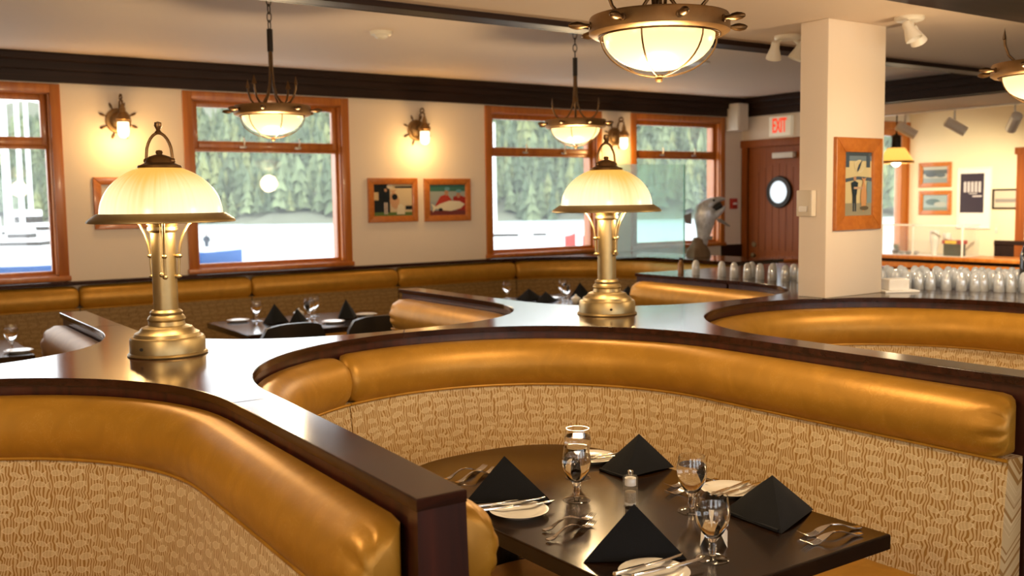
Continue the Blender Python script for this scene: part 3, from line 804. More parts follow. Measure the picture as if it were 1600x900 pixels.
def make_goblet(name='water_goblet', n=28):
    t = thing(name, '', 'glass', (0, 0, 0))
    outer = [(0, .008), (.0068, .010), (.007, .02), (.0095, .027), (.007, .034), (.010, .040), (.0075, .046), (.012, .054), (.022, .070), (.031, .09), (.0355, .112), (.0355, .130), (.0325, .150), (.0305, .165)]
    inner = [(.0293, .165), (.0312, .150), (.0342, .130), (.0342, .112), (.0297, .09), (.0205, .071), (.010, .060), (0, .058)]
    wd = lambda P: [(q * 1.24, z) for q, z in P]
    MB().lathe(wd(outer + inner), n).build('bowl', M['glass'], t, 60)
    MB().lathe(wd([(0, .0), (.031, .0), (.034, .002), (.031, .0045), (.012, .009), (0, .010)]), n).build('foot', M['footglass'], t, 60)
    w_ = [(0, .0585), (.0102, .0605), (.0207, .0715), (.0299, .0905), (.0344, .112), (.0344, .130), (.0330, .1405), (0, .1405)]
    MB().lathe(wd(w_), n).build('water', M['water'], t, 60)
    return t
gob = make_goblet()
GL = [((1.835, 2.335, .75), 'water goblet in the middle of the near table, beside the fork pair', 'water goblets on the near table'),
      ((1.99, 2.525, .75), 'water goblet at the far end of the near table, half hidden by another goblet', 'water goblets on the near table'),
      ((2.035, 2.045, .75), 'water goblet behind the frontmost one, beside the right white plate', 'water goblets on the near table'),
      ((1.80, 1.735, .75), 'water goblet nearest the camera, before the white folded card', 'water goblets on the near table'),
      ((2.72, 7.48, .75), 'water goblet at the left end of the chair table', 'water goblets on the window tables'),
      ((3.10, 7.34, .75), 'front one of the two goblets in the middle of the chair table', 'water goblets on the window tables'),
      ((3.20, 7.48, .75), 'rear one of the two goblets in the middle of the chair table', 'water goblets on the window tables'),
      ((.93, 7.04, .75), 'water goblet on the table at the left edge', 'water goblets on the window tables'),
      ((5.17, 7.60, .75), 'leftmost water goblet of the corner table', 'water goblets on the window tables'),
      ((5.46, 7.07, .75), 'front one of the goblet pair left of the farther lamp', 'water goblets on the window tables'),
      ((5.62, 7.34, .75), 'rear one of the goblet pair left of the farther lamp', 'water goblets on the window tables'),
      ((6.12, 7.16, .75), 'water goblet just right of the farther lamp post', 'water goblets on the window tables'),
      ((2.10, 5.14, .75), 'water goblet rim showing above the divider before the chairs', 'water goblets on the window tables')]
for i, (l, lab, g) in enumerate(GL): place(gob, i > 0, l, 0, lab, g)

def make_plate():
    t = thing('side_plate', '', 'plate', (0, 0, 0))
    MB().lathe([(0, .004), (.05, .004), (.055, .0), (.058, .003), (.085, .014), (.0875, .0155), (.085, .0165), (.058, .0085), (.05, .007), (0, .007)], 40).build('dish', M['china'], t, 50)
    return t
pl = make_plate()
PL = [((1.615, 2.328, .75), 'white side plate by the dark end post, crossed by two knives', 'side plates on the near table'),
      ((2.165, 2.665, .75), 'white side plate half hidden behind the far napkin', 'side plates on the near table'),
      ((2.255, 2.105, .75), 'white side plate left of the corner napkin', 'side plates on the near table'),
      ((1.60, 1.735, .75), 'white side plate at the bottom edge in front of the nearest napkin', 'side plates on the near table'),
      ((2.60, 7.56, .75), 'white side plate at the left end of the chair table', 'side plates on the window tables'),
      ((3.14, 6.98, .75), 'white side plate between the two black chairs', 'side plates on the window tables'),
      ((3.55, 7.25, .75), 'white side plate at the right end of the chair table', 'side plates on the window tables'),
      ((.95, 6.90, .75), 'white side plate on the table at the left edge', 'side plates on the window tables'),
      ((5.95, 7.18, .75), 'white side plate behind the farther lamp post', 'side plates on the window tables'),
      ((5.80, 6.70, .75), 'white side plate at the front right of the corner table', 'side plates on the window tables'),
      ((5.46, 7.30, .75), 'white side plate before the glass pair of the corner table', 'side plates on the window tables')]
for i, (l, lab, g) in enumerate(PL): place(pl, i > 0, l, 0, lab, g)

def make_knife():
    """dinner knife lying along +x, centred"""
    t = thing('dinner_knife', '', 'knife', (0, 0, 0))
    P = [(-.115, .004), (-.112, -.005), (-.06, -.0065), (-.02, -.005), (-.015, -.0045), (-.015, .0045), (-.02, .005), (-.06, .0075), (-.11, .0075)]
    MB().prism(P, .0, .007, .002).build('handle', M['chrome'], t, 40)
    Q = [(-.015, -.0045), (.0, -.0085), (.06, -.0095), (.10, -.006), (.117, .004), (.10, .0048), (-.015, .0045)]
    MB().prism(Q, .002, .0045, .0008).build('blade', M['chrome'], t, 40)
    return t
kn = make_knife()
def lay(o, p, q, lab, g):
    """turn a piece of cutlery so that it runs from p to q (resting height and slope included)"""
    d = Vector(q) - Vector(p); o.location = (Vector(p) + Vector(q)) / 2
    o.rotation_euler = (0, -math.atan2(d.z, math.hypot(d.x, d.y)), math.atan2(d.y, d.x)); o['label'] = lab; o['group'] = g
KN = [((1.515, 2.415, .767), (1.735, 2.36, .767), 'rear one of the two knives on the plate by the dark end post'),
      ((1.515, 2.375, .767), (1.735, 2.315, .767), 'front one of the two knives on the plate by the dark end post'),
      ((2.06, 2.655, .767), (2.27, 2.63, .767), 'rear knife on the plate behind the far napkin'), ((2.05, 2.63, .767), (2.26, 2.60, .767), 'front knife on the plate behind the far napkin'),
      ((2.15, 2.075, .767), (2.36, 2.115, .767), 'rear knife on the plate left of the corner napkin'), ((2.16, 2.05, .767), (2.37, 2.08, .767), 'front knife on the plate left of the corner napkin'),
      ((1.50, 1.765, .767), (1.725, 1.765, .767), 'rear one of the two knives on the plate at the bottom edge'), ((1.525, 1.73, .767), (1.755, 1.715, .767), 'front one of the two knives on the plate at the bottom edge')]
for i, (p, q, lab) in enumerate(KN): lay(kn if i == 0 else copy_tree(kn), p, q, lab, 'dinner knives on the near table')
def make_fork():
    t = thing('dinner_fork', '', 'fork', (0, 0, 0)); n = 14; vs = []; fs = []
    W_ = [.0075, .0085, .008, .0065, .005, .004, .0032, .003, .003, .0032, .004, .007, .0105, .0125, .0125]
    for k in range(n + 1):
        x = -.098 + .140 * k / n; s = k / n; z = .004 + .018 * max(0, math.sin(PI * min(1, max(0, (s - .15) / .95)))) ** 1.3
        for sy in (-1, 1):
            vs += [(x, sy * W_[k], z), (x, sy * W_[k], z + .003)]
    for k in range(n):
        q = 4 * k; r = q + 4
        fs += [(q + 1, r + 1, r + 3, q + 3), (q, q + 2, r + 2, r), (q, r, r + 1, q + 1), (q + 2, q + 3, r + 3, r + 2)]
    fs += [(0, 1, 3, 2), (4 * n, 4 * n + 2, 4 * n + 3, 4 * n + 1)]
    MB().add(vs, fs).build('handle', M['chrome'], t, 50)
    zend = vs[-4][2]
    for j in range(4):
        y = -.0101 + .00673 * j
        pts = [(.040, y, zend + .001), (.055, y, zend - .005), (.07, y, zend - .006), (.085, y, zend - .001), (.098, y, zend + .006)]
        MB().tube(pts, [.0021, .0019, .0018, .0016, .0009], 6).build('tine', M['chrome'], t, 60)
    return t
fk = make_fork()
FK = [((1.575, 2.155, .75), (1.775, 2.175, .75), 'rear fork of the pair in front of the middle goblet'), ((1.535, 2.085, .75), (1.735, 2.125, .75), 'front fork of the pair in front of the middle goblet'),
      ((1.62, 2.755, .75), (1.80, 2.80, .75), 'rear fork of the pair behind the left napkin'), ((1.63, 2.70, .75), (1.81, 2.755, .75), 'front fork of the pair behind the left napkin'),
      ((2.33, 2.22, .75), (2.13, 2.26, .75), 'rear fork of the pair behind the third goblet'), ((2.28, 2.17, .75), (2.08, 2.205, .75), 'front fork of the pair behind the third goblet'),
      ((2.295, 1.655, .75), (2.10, 1.71, .75), 'rear fork of the pair at the near table corner'), ((2.25, 1.62, .75), (2.055, 1.66, .75), 'front fork of the pair at the near table corner')]
for i, (p, q, lab) in enumerate(FK): lay(fk if i == 0 else copy_tree(fk), p, q, lab, 'dinner forks on the near table')

def salt_mill(loc, label):
    t = thing('salt_mill', label, 'mill', loc)
    MB().lathe([(0, 0), (.0215, 0), (.0225, .003), (.0225, .058), (.0205, .060), (.0225, .062), (.0225, .088), (.020, .092), (0, .093)], 20).build('acrylic_body', M['acrylic'], t, 40)
    MB().lathe([(0, .006), (.017, .006), (.017, .012), (0, .012)], 16).build('salt', M['paper'], t, 40)
    MB().lathe([(0, .013), (.0165, .013), (.0165, .044), (0, .044)], 16).build('peppercorns', mat('mixed_salt', (.42, .36, .28), .8, var=.6, scale=(300, 300, 300)), t, 40)
    MB().lathe([(0, .064), (.017, .064), (.017, .086), (0, .086)], 16).build('grinder', M['paper'], t, 40)
    MB().lathe([(0, .093), (.006, .093), (.006, .097), (.0085, .099), (.0085, .107), (.006, .109), (0, .109)], 14).build('top_nut', M['chrome'], t, 40)
salt_mill((1.925, 2.19, .75), 'clear acrylic salt mill with a chrome knob in the middle of the near table')
t = thing('tent_card', 'white folded card behind the nearest water goblet', 'card', (1.915, 1.84, .75), .75)
for s in (-1, 1):
    MB().add([(-.065, s * .035, 0), (.065, s * .035, 0), (.065, 0, .075), (-.065, 0, .075), (-.065, s * .035 + .001, 0), (.065, s * .035 + .001, 0), (.065, .001, .0755), (-.065, .001, .0755)],
             [(0, 1, 2, 3), (7, 6, 5, 4), (0, 4, 5, 1), (3, 2, 6, 7), (0, 3, 7, 4), (1, 5, 6, 2)]).build('card_leaf', M['paper'], t)
# small shakers and bowls on the window tables
sh = thing('sugar_bowl', '', 'bowl', (0, 0, 0))
MB().lathe([(0, 0), (.025, 0), (.04, .02), (.043, .045), (.036, .05), (.02, .062), (.008, .066), (.011, .074), (0, .08)], 18).build('dish', M['china'], sh, 50)
for i, (l, lab) in enumerate([((3.06, 7.46, .75), 'white covered sugar bowl left of the goblet pair on the chair table'), ((5.40, 6.86, .75), 'white covered sugar bowl in front of the napkins on the corner table')]):
    place(sh, i > 0, l, 0, lab, 'sugar bowls on the window tables')

# ---------------------------------------------------------------- brass table lamps on the divider
dome_m = glow('lit_amber_dome', (1.0, .84, .52), (.58, .29, .045), .84, (.25, .36, .165), (0, 0, .50), .22, .105)
def make_lamp():
    t = thing('table_lamp', '', 'lamp', (0, 0, 0))
    MB().lathe([(0, 0), (.140, 0), (.142, .004), (.137, .010), (.133, .012), (.133, .058), (.128, .066), (.118, .068), (.114, .080), (.098, .088), (.090, .100), (.066, .108), (.063, .122), (.068, .130), (.063, .140), (.056, .146), (.058, .156), (.050, .164), (0, .164)], 40).build('base', M['brass'], t, 35)
    MB().lathe([(.0435, .16), (.0435, .445), (.047, .448), (.053, .455), (.053, .466), (.048, .470), (.060, .482), (.052, .497), (.03, .50), (0, .50)], 32).build('column', M['brass'], t, 35)
    s = MB().lathe([(0, 0), (.006, 0), (.006, .004), (0, .004)], 12, Matrix.Translation((-.05, -.1235, .034)) @ Matrix.Rotation(PI / 2, 4, 'X')).build('switch', M['iron'], t, 40)
    MB().lathe([(.215, .515), (.222, .516), (.250, .497), (.257, .490), (.258, .484), (.252, .482), (.245, .488), (.205, .503), (.205, .512)], 48, close=True).build('shade_rim', M['brass'], t, 40)
    d_ = [(.214 * math.cos(a) if a < 1.3 else .214 * math.cos(a), .512 + .178 * math.sin(a)) for a in [k * 1.28 / 14 for k in range(15)]]
    MB().lathe(d_, 48).build('shade_glass', dome_m, t, 80)
    MB().lathe([(.074, .676), (.078, .680), (.076, .688), (.066, .690), (.050, .698), (.046, .710), (.036, .720), (.018, .726), (.010, .728), (.013, .735), (.010, .742), (0, .744)], 28).build('shade_cap', M['bronze'], t, 40)
    h = [(-.046, 0, .69), (-.047, 0, .72)] + [(-.047 * math.cos(PI * k / 12) * (1 - .12 * math.sin(PI * k / 12)), 0, .73 + .075 * math.sin(PI * k / 12)) for k in range(1, 12)] + [(.047, 0, .72), (.046, 0, .69)]
    b = MB().tube(h, .0055, 8); b.ball((-.047, 0, .705), .011); b.ball((.047, 0, .705), .011); b.lathe([(0, .80), (.010, .802), (.012, .808), (.007, .815), (.009, .820), (.014, .830), (.012, .842), (0, .846)], 16)
    b.build('lifting_handle', M['bronze'], t, 50)
    for a in (PI * .92, 0.0, PI * 1.62):
        Rm = Matrix.Rotation(a, 4, 'Z'); q = [(.052, 0, .285), (.056, 0, .36), (.062, 0, .40), (.075, 0, .44), (.095, 0, .475), (.125, 0, .495), (.20, 0, .502)]
        b = MB().tube(q, .0048, 8, Rm); b.ball((.050, 0, .285), .010, 12, Rm, (1.4, 1, .8)); b.ball((.054, 0, .36), .010, 12, Rm, (1.4, 1, .8)); b.build('bracket_arm', M['brass'], t, 50)
    b = MB()
    for k in range(46): b.ball((.012, -.062, .50 - .0042 * k), .0017, 6)
    b.ball((.012, -.062, .295), .009); b.build('pull_chain', M['brass'], t, 60)
    for s_ in (-1, 1):
        b = MB().ball((s_ * .10, 0, .515), .033, 16, None, (1.15, 1.15, 1)); b.build('bulb', M['bulb'], t, 80)
        l = bpy.data.lights.new('lamp_bulb_light', 'POINT'); l.energy = 2.6; l.color = (1, .68, .34); l.shadow_soft_size = .035
        lo = bpy.data.objects.new('bulb_light', l); COL.objects.link(lo); lo.parent = t; lo.location = (s_ * .10, -.02, .462)
    return t
lp = make_lamp()
place(lp, False, (1.005, 3.70, CAP), math.radians(-35), 'brass table lamp with a glowing amber dome, the nearer and larger one', 'brass lamps on the divider')
place(lp, True, (3.03, 3.61, CAP), math.radians(-10), 'brass table lamp with a glowing amber dome, the farther one by the corner table', 'brass lamps on the divider')

# ---------------------------------------------------------------- anchor and ship's-wheel pendants
bowl_m = glow('lit_frosted_bowl', (1.0, .83, .50), (.85, .48, .13), 1.25, (.215, .215, .15), (0, 0, -.06), 0)
def make_pendant(ztop):
    """origin: middle of the ring"""
    t = thing('pendant_lamp', '', 'lamp', (0, 0, 0))
    R_ = .222
    MB().lathe([(R_, -.024), (R_, .018), (R_ - .004, .026), (R_ - .03, .028), (R_ - .03, .02), (R_ - .035, -.018), (R_ - .06, -.024), (R_ - .06, -.032), (R_ - .012, -.032)], 48, close=True).build('wheel_ring', M['copper'], t, 40)
    MB().lathe([(.19, .018), (.15, .024), (.06, .03), (.02, .032), (0, .032)], 32).build('top_plate', M['copper'], t, 40)
    bp = [(.176, -.028)] + [(.176 * math.cos(a), -.030 - .112 * math.sin(a)) for a in [k * (PI / 2) / 10 for k in range(11)]]
    MB().lathe(bp, 40).build('glass_bowl', bowl_m, t, 80)
    b = MB()
    for k in range(3):
        a = PI * k / 3 + .35
        pts = [(.19 * math.cos(q), 0, -.032 - .128 * math.sin(q)) for q in [PI * i / 20 for i in range(21)]]
        b.tube(pts, .0028, 6, Matrix.Rotation(a, 4, 'Z'))
    b.tube([(.19 * math.cos(2 * PI * i / 40), .19 * math.sin(2 * PI * i / 40), -.034) for i in range(40)], .0032, 6, closed=True)
    b.build('wire_guard', M['bronze'], t, 60)
    MB().lathe([(0, -.178), (.010, -.176), (.013, -.170), (.010, -.164), (.017, -.160), (.017, -.155), (0, -.152)], 16).build('finial', M['bronze'], t, 50)
    for k in range(8):
        a = 2 * PI * k / 8 + .12; Rm = Matrix.Rotation(a, 4, 'Z') @ Matrix.Translation((R_ - .005, 0, -.003)) @ Matrix.Rotation(PI / 2, 4, 'Y')
        MB().lathe([(.012, 0), (.012, .008), (.006, .010), (.006, .022), (.011, .034), (.013, .048), (.010, .064), (.005, .074), (0, .076)], 12, Rm).build('wheel_spoke', M['bronze'], t, 50)
    for k in range(4):
        a = PI / 2 * k + .5; Rm = Matrix.Rotation(a, 4, 'Z')
        pts = [(.008, 0, .36), (.009, 0, .24), (.016, 0, .15), (.034, 0, .085), (.062, 0, .045), (.095, 0, .033), (.125, 0, .042), (.150, 0, .07), (.165, 0, .115), (.168, 0, .150)]
        f_ = MB().tube(pts, .0062, 8, Rm)
        f_.lathe([(.0, .0), (.019, .006), (.013, .022), (0, .058)], 4, Rm @ Matrix.Translation((.168, 0, .135)) @ Matrix.Diagonal((.45, 1, 1, 1)))
        f_.build('anchor_fluke', M['bronze'], t, 50)
    MB().lathe([(0, .34), (.017, .34), (.017, .47), (0, .47)], 16).build('stem_sleeve', M['iron'], t, 40)
    n = max(2, int((ztop - .47) / .042)); L = (ztop - .47) / n
    for k in range(n):
        zc = .47 + L * (k + .5); Rm = Matrix.Translation((0, 0, zc)) @ Matrix.Rotation(PI / 2 * (k % 2) + .6, 4, 'Z')
        MB().tube([(.014 * math.cos(2 * PI * i / 14), 0, (L / 2 + .006) * math.sin(2 * PI * i / 14)) for i in range(14)], .0034, 6, Rm, closed=True).build('chain_link', M['iron'], t, 60)
    l = bpy.data.lights.new('pendant_light', 'POINT'); l.energy = 20; l.color = (1, .72, .40); l.shadow_soft_size = .10
    lo = bpy.data.objects.new('pendant_light', l); COL.objects.link(lo); lo.parent = t; lo.location = (0, 0, -.30)
    return t
for x, y, zt, lab in [(2.21, 2.37, 2.52, 'large ship wheel pendant lamp with a wire-guarded bowl, nearest the camera'), (2.20, 5.66, ZC, 'ship wheel pendant lamp hanging before the second window'),
                      (4.515, 5.72, ZC, 'ship wheel pendant lamp hanging above the farther brass lamp'), (4.475, 2.32, 2.52, 'ship wheel pendant lamp cut off by the right edge'),
                      (-.06, 2.40, 2.52, 'added unseen ship wheel pendant lamp above the bottom left booth'), (2.2, -.9, ZL, 'added unseen ship wheel pendant lamp behind the near table booth'), (-.06, -.9, ZL, 'added unseen ship wheel pendant lamp behind the bottom left booth')]:  # last three hang out of view, added to light the near booths
    p = make_pendant(zt - 2.21 - .012); p.location = (x, y, 2.21); p.rotation_euler = (0, 0, random.uniform(0, .6)); p['label'] = lab; p['group'] = 'ship wheel pendant lamps'
    MB().lathe([(0, zt - 2.21), (.05, zt - 2.21), (.046, zt - 2.21 - .02), (.012, zt - 2.21 - .03), (0, zt - 2.21 - .03)], 20).build('ceiling_rose', M['iron'], p, 40)

# ---------------------------------------------------------------- ship's-wheel wall lamps
jar_m = glow('lit_jar', (1.0, .84, .55), (1.0, .66, .28), 2.0, (.12, .12, .14), (0, 0, -.08), 0)
def make_sconce():
    """origin: wall plate centre, wall towards +y"""
    t = thing('wall_lamp', '', 'lamp', (0, 0, 0)); Rm = Matrix.Rotation(PI / 2, 4, 'X')
    MB().lathe([(.0, .03), (.035, .028), (.06, .020), (.068, .012), (.085, .016), (.098, .012), (.104, 0)], 32, Rm).build('wheel_plate', M['copper'], t, 40)
    for k in range(8):
        a = 2 * PI * k / 8 + .35; Q = Matrix.Rotation(a, 4, 'Y') @ Matrix.Translation((.098, -.010, 0)) @ Matrix.Rotation(PI / 2, 4, 'Y')
        MB().lathe([(.005, 0), (.005, .014), (.010, .026), (.009, .046), (.004, .06), (0, .062)], 10, Q).build('wheel_spoke', M['bronze'], t, 50)
    pts = [(0, -.02, 0.0), (0, -.05, .05), (0, -.06, .11), (0, -.07, .15)] + [(0, -.115 - .045 * math.cos(PI * k / 8), .16 + .045 * math.sin(PI * k / 8)) for k in range(1, 8)] + [(0, -.16, .15), (0, -.16, .10)]
    MB().tube(pts, .0075, 8).build('swan_neck', M['bronze'], t, 50)
    T_ = Matrix.Translation((0, -.16, 0))
    MB().lathe([(0, .125), (.014, .122), (.016, .10), (.022, .095), (.024, .06), (.034, .05), (.058, .012), (.060, -.002), (.052, -.006), (.050, -.022), (0, -.022)], 24, T_).build('lantern_cap', M['copper'], t, 35)
    MB().lathe([(.044, -.02), (.046, -.10), (.040, -.128), (.024, -.146), (0, -.152)], 24).build('glass_jar', jar_m, t, 80, (0, -.16, 0))
    l = bpy.data.lights.new('sconce_light', 'POINT'); l.energy = 5; l.color = (1, .60, .22); l.shadow_soft_size = .05
    lo = bpy.data.objects.new('sconce_light', l); COL.objects.link(lo); lo.parent = t; lo.location = (0, -.225, -.17)
    return t
sc = make_sconce()
for i, (x, lab) in enumerate([(2.04, 'ship wheel wall lamp between the first and second windows'), (4.86, 'ship wheel wall lamp above the two framed photos'), (7.42, 'ship wheel wall lamp between the two right windows')]):
    place(sc, i > 0, (x, YW, 2.365), 0, lab, 'ship wheel wall lamps')

# ---------------------------------------------------------------- framed pictures
def framed(label, w_, h_, fw, art, m, loc, rz, depth=.022, group=None, mat_col=None):
    """picture hung on a wall; local x along the wall, z up, front towards -y"""
    t = thing('picture_frame', label, 'picture', loc, rz, group)
    a, c_ = w_ / 2, h_ / 2
    for pts in ([(-a, -c_), (a, -c_), (a - fw, -c_ + fw), (-a + fw, -c_ + fw)], [(a, -c_), (a, c_), (a - fw, c_ - fw), (a - fw, -c_ + fw)],
                [(a, c_), (-a, c_), (-a + fw, c_ - fw), (a - fw, c_ - fw)], [(-a, c_), (-a, -c_), (-a + fw, -c_ + fw), (-a + fw, c_ - fw)]):
        T_ = Matrix(((1, 0, 0, 0), (0, 0, -1, 0), (0, 1, 0, 0), (0, 0, 0, 1)))
        MB().prism(pts, .001, depth, .005, T_).build('moulding', m, t, 35)
    b = MB(); b.col = []; iw, ih = a - fw + .002, c_ - fw + .002
    for q, (poly, col) in enumerate(art):
        y = -.006 - .0004 * q; n0 = len(b.v)
        P = [((u - .5) * 2 * iw, y, (v - .5) * 2 * ih) for u, v in poly]
        A2 = area([(p[0], p[2]) for p in P])
        if A2 < 0: P = P[::-1]
        b.v += P; b.f.append(tuple(range(n0, n0 + len(P)))); b.col.append(col)
    b.build('photo_print', M['printm'], t)
    MB().box(-a + .004, a - .004, -.005, -.001, -c_ + .004, c_ - .004).build('backing', M['paper'], t)
    return t
def rect(x0, y0, x1, y1): return [(x0, y0), (x1, y0), (x1, y1), (x0, y1)]
def ell(cx, cy, rx, ry, n=14, a0=0): return [(cx + rx * math.cos(2 * PI * k / n) * math.cos(a0) - ry * math.sin(2 * PI * k / n) * math.sin(a0), cy + rx * math.cos(2 * PI * k / n) * math.sin(a0) + ry * math.sin(2 * PI * k / n) * math.cos(a0)) for k in range(n)]
def fishp(cx, cy, L, h, a=0):
    P = [(-.5, .0), (-.36, .34), (-.05, .5), (.25, .30), (.38, .10), (.5, .42), (.47, 0), (.5, -.42), (.38, -.10), (.25, -.30), (-.05, -.5), (-.36, -.34)]
    return [(cx + L * x * math.cos(a) - h * y * math.sin(a), cy + L * x * math.sin(a) + h * y * math.cos(a)) for x, y in P]
def man(cx, y0, h, top, legs, skin=(.45, .25, .15), wk=1.0):
    P_ = [(rect(cx - .05 * h * 1.1, y0, cx - .008 * h, y0 + .48 * h), legs), (rect(cx + .008 * h, y0, cx + .05 * h * 1.1, y0 + .48 * h), legs),
            ([(cx - .06 * h, y0 + .45 * h), (cx + .06 * h, y0 + .45 * h), (cx + .11 * h, y0 + .80 * h), (cx, y0 + .86 * h), (cx - .11 * h, y0 + .80 * h)], top), (ell(cx, y0 + .92 * h, .045 * h, .065 * h), skin)]
    return [([(cx + (x - cx) * wk, y) for x, y in pl_], col) for pl_, col in P_]
dk, cr, gr = (.012, .016, .02), (.62, .50, .32), (.10, .16, .05)
art1 = [(rect(0, 0, 1, 1), cr), (rect(0, .0, 1, .12), gr), (rect(0, .12, .42, 1), dk), (rect(0, .5, .13, .75), (.6, .45, .25)), (rect(.55, .88, 1, .93), dk), (rect(.82, .2, 1, .32), dk), (ell(.42, .93, .08, .07), (.7, .62, .5))]
art1 += man(.31, .06, .82, (.01, .015, .02), (.5, .42, .36)) + [(fishp(.53, .52, .62, .26, PI / 2 + .1), (.55, .32, .18)), (ell(.54, .60, .075, .10), dk), ([(.58, .05), (.80, .05), (.78, .30), (.70, .38), (.62, .34)], (.66, .60, .44))]
art2 = [(rect(0, 0, 1, 1), (.32, .36, .34)), (rect(0, .78, 1, 1), (.05, .16, .13)), (rect(0, 0, .3, .45), (.28, .32, .33)), ([(.12, .25), (.3, .62), (.48, .70), (.62, .5), (.60, .2)], (.40, .045, .03)), ([(.62, .2), (.66, .6), (.82, .66), (1, .58), (1, .1)], (.33, .03, .025)),
        (rect(0, 0, 1, .16), (.16, .04, .04)), (ell(.47, .74, .055, .10), (.42, .22, .14)), (ell(.80, .66, .055, .10), (.42, .22, .14)), (ell(.49, .86, .075, .06), (.12, .30, .36)), (ell(.81, .79, .075, .06), (.12, .30, .36)), (fishp(.52, .30, .92, .34, PI + .12), (.72, .66, .50)), (ell(.30, .19, .06, .05), dk)]
framed('left framed photo under the wall lamp, man beside a hanging fish', .545, .43, .062, art1, M['frame'], (4.575, YW - .001, 1.68), 0, group='wooden picture frames on the window wall')
framed('right framed photo under the wall lamp, two people in red with a fish', .545, .43, .062, art2, M['frame'], (5.195, YW - .001, 1.675), 0, group='wooden picture frames on the window wall')
framed('framed photo partly hidden behind the nearer brass lamp', .52, .43, .062, [(rect(0, 0, 1, 1), (.50, .38, .26)), (rect(0, 0, 1, .35), (.16, .12, .10)), (fishp(.5, .5, .8, .3), (.6, .5, .4))], M['frame'], (2.075, YW - .001, 1.685), 0, group='wooden picture frames on the window wall')
art3 = [(rect(0, 0, 1, 1), (.60, .52, .30)), (rect(0, .86, 1, 1), (.16, .22, .27)), (rect(0, .94, 1, 1), (.06, .08, .10)), (rect(.06, .76, .20, .94), (.06, .09, .13)), (rect(.80, .76, .94, .94), (.06, .09, .13)), (ell(.55, .78, .17, .10), (.66, .60, .42)), (ell(.55, .78, .155, .09), (.60, .53, .32)), (fishp(.55, .78, .24, .07, .8), (.03, .05, .08)),
        ([(0, .52), (.5, .57), (1, .54), (1, .60), (.5, .62), (0, .58)], (.07, .10, .14)), (rect(0, 0, 1, .20), (.30, .28, .20)), (rect(.82, .2, 1, .54), (.20, .30, .33))]
art3 += man(.38, .07, .56, (.02, .035, .05), (.025, .04, .06), wk=2.0) + [(fishp(.70, .33, .54, .22, PI / 2), (.56, .30, .14)), (ell(.72, .12, .16, .035), (.12, .10, .07)), (rect(.34, .42, .66, .455), (.50, .34, .24))]
framed('tall framed photo of a man beside a hanging fish on the white column', .395, .495, .078, art3, M['frame'], (4.60, 3.384, 1.725), 0)
# pictures of the far room (wall faces -x)
lk = [(rect(0, 0, 1, 1), (.42, .42, .34)), (rect(0, .55, 1, .8), (.10, .12, .12)), (ell(.35, .5, .25, .14), (.08, .10, .11)), (ell(.72, .46, .2, .12), (.10, .13, .14)), (rect(0, 0, 1, .3), (.24, .28, .26))]
lk2 = [(rect(0, 0, 1, 1), (.30, .38, .36)), (ell(.4, .55, .3, .2), (.12, .18, .18)), (ell(.7, .4, .25, .15), (.40, .42, .36)), (rect(0, 0, 1, .2), (.20, .25, .20))]
RX = PI / 2 * -1
framed('upper one of two small framed prints on the far yellow wall', .50, .35, .06, lk, M['frame'], (12.999, 8.25, 1.935), -PI / 2, group='small framed prints in the far room')
framed('lower one of two small framed prints on the far yellow wall', .50, .34, .06, lk2, M['frame'], (12.999, 8.24, 1.54), -PI / 2, group='small framed prints in the far room')
pw = (.55, .50, .48); pd = (.035, .028, .045)
art5 = [(rect(0, 0, 1, 1), (.80, .76, .68)), (rect(.06, .25, .80, .92), pd)]
for k in range(5): art5 += [(rect(.17 + k * .115, .60, .17 + k * .115 + .08, .78), pw)]
art5 += [(rect(.45, .52, .74, .545), pw), (rect(.34, .57, .6, .585), pw)]
framed('white poster frame with a dark purple print on the far wall', .50, .84, .02, art5, M['white'], (12.999, 7.66, 1.60), -PI / 2)
art6 = [(rect(0, 0, 1, 1), (.55, .48, .36)), (rect(.05, .3, .95, .5), (.22, .20, .18))] + [(ell(.1 + .1 * k, .42, .04, .12), (.30, .27, .24)) for k in range(9)]
framed('thin dark-framed group photo beside the far doorway', .36, .27, .022, art6, M['crown'], (12.999, 7.215, 1.585), -PI / 2)

# ---------------------------------------------------------------- small fixtures
def exit_sign():
    t = thing('exit_sign', 'lit exit sign with red letters on the wall above the wooden door', 'sign', (XD, 8.055, 2.50))
    MB().box(-.06, 0, -.165, .165, -.12, .12, c=.008).build('housing', mat('exit_face', (.75, .66, .50), .5, emit=(1, .85, .6), es=.10), t, 40)
    cu = bpy.data.curves.new('exit_text', 'FONT'); cu.body = 'EXIT'; cu.size = .19; cu.align_x = 'CENTER'; cu.align_y = 'CENTER'; cu.extrude = .003; cu.offset = .004
    tmp = bpy.data.objects.new('tmp', cu); COL.objects.link(tmp)
    bpy.context.view_layer.update(); me = bpy.data.meshes.new_from_object(tmp.evaluated_get(bpy.context.evaluated_depsgraph_get()))
    bpy.data.objects.remove(tmp); me.materials.clear(); me.materials.append(mat('exit_red', (.7, .04, .01), .4, emit=(1, .07, .015), es=.35))
    o = bpy.data.objects.new('lettering', me); COL.objects.link(o); o.parent = t
    o.matrix_local = Matrix(((0, 0, -1, -.064), (-.55, 0, 0, -.0), (0, 1.25, 0, 0), (0, 0, 0, 1)))
exit_sign()
t = thing('fire_alarm', 'small red fire alarm box on the wall beside the wooden door', 'alarm', (9.34, YW, 1.58))
MB().box(-.05, .05, -.045, 0, -.065, .065, c=.006).build('housing', M['red'], t, 40); MB().box(-.03, .03, -.052, -.045, -.012, .012).build('pull_handle', M['paper'], t)
t = thing('wall_speaker', 'cream box speaker in the corner above the door', 'speaker', (9.29, 8.57, 2.47))
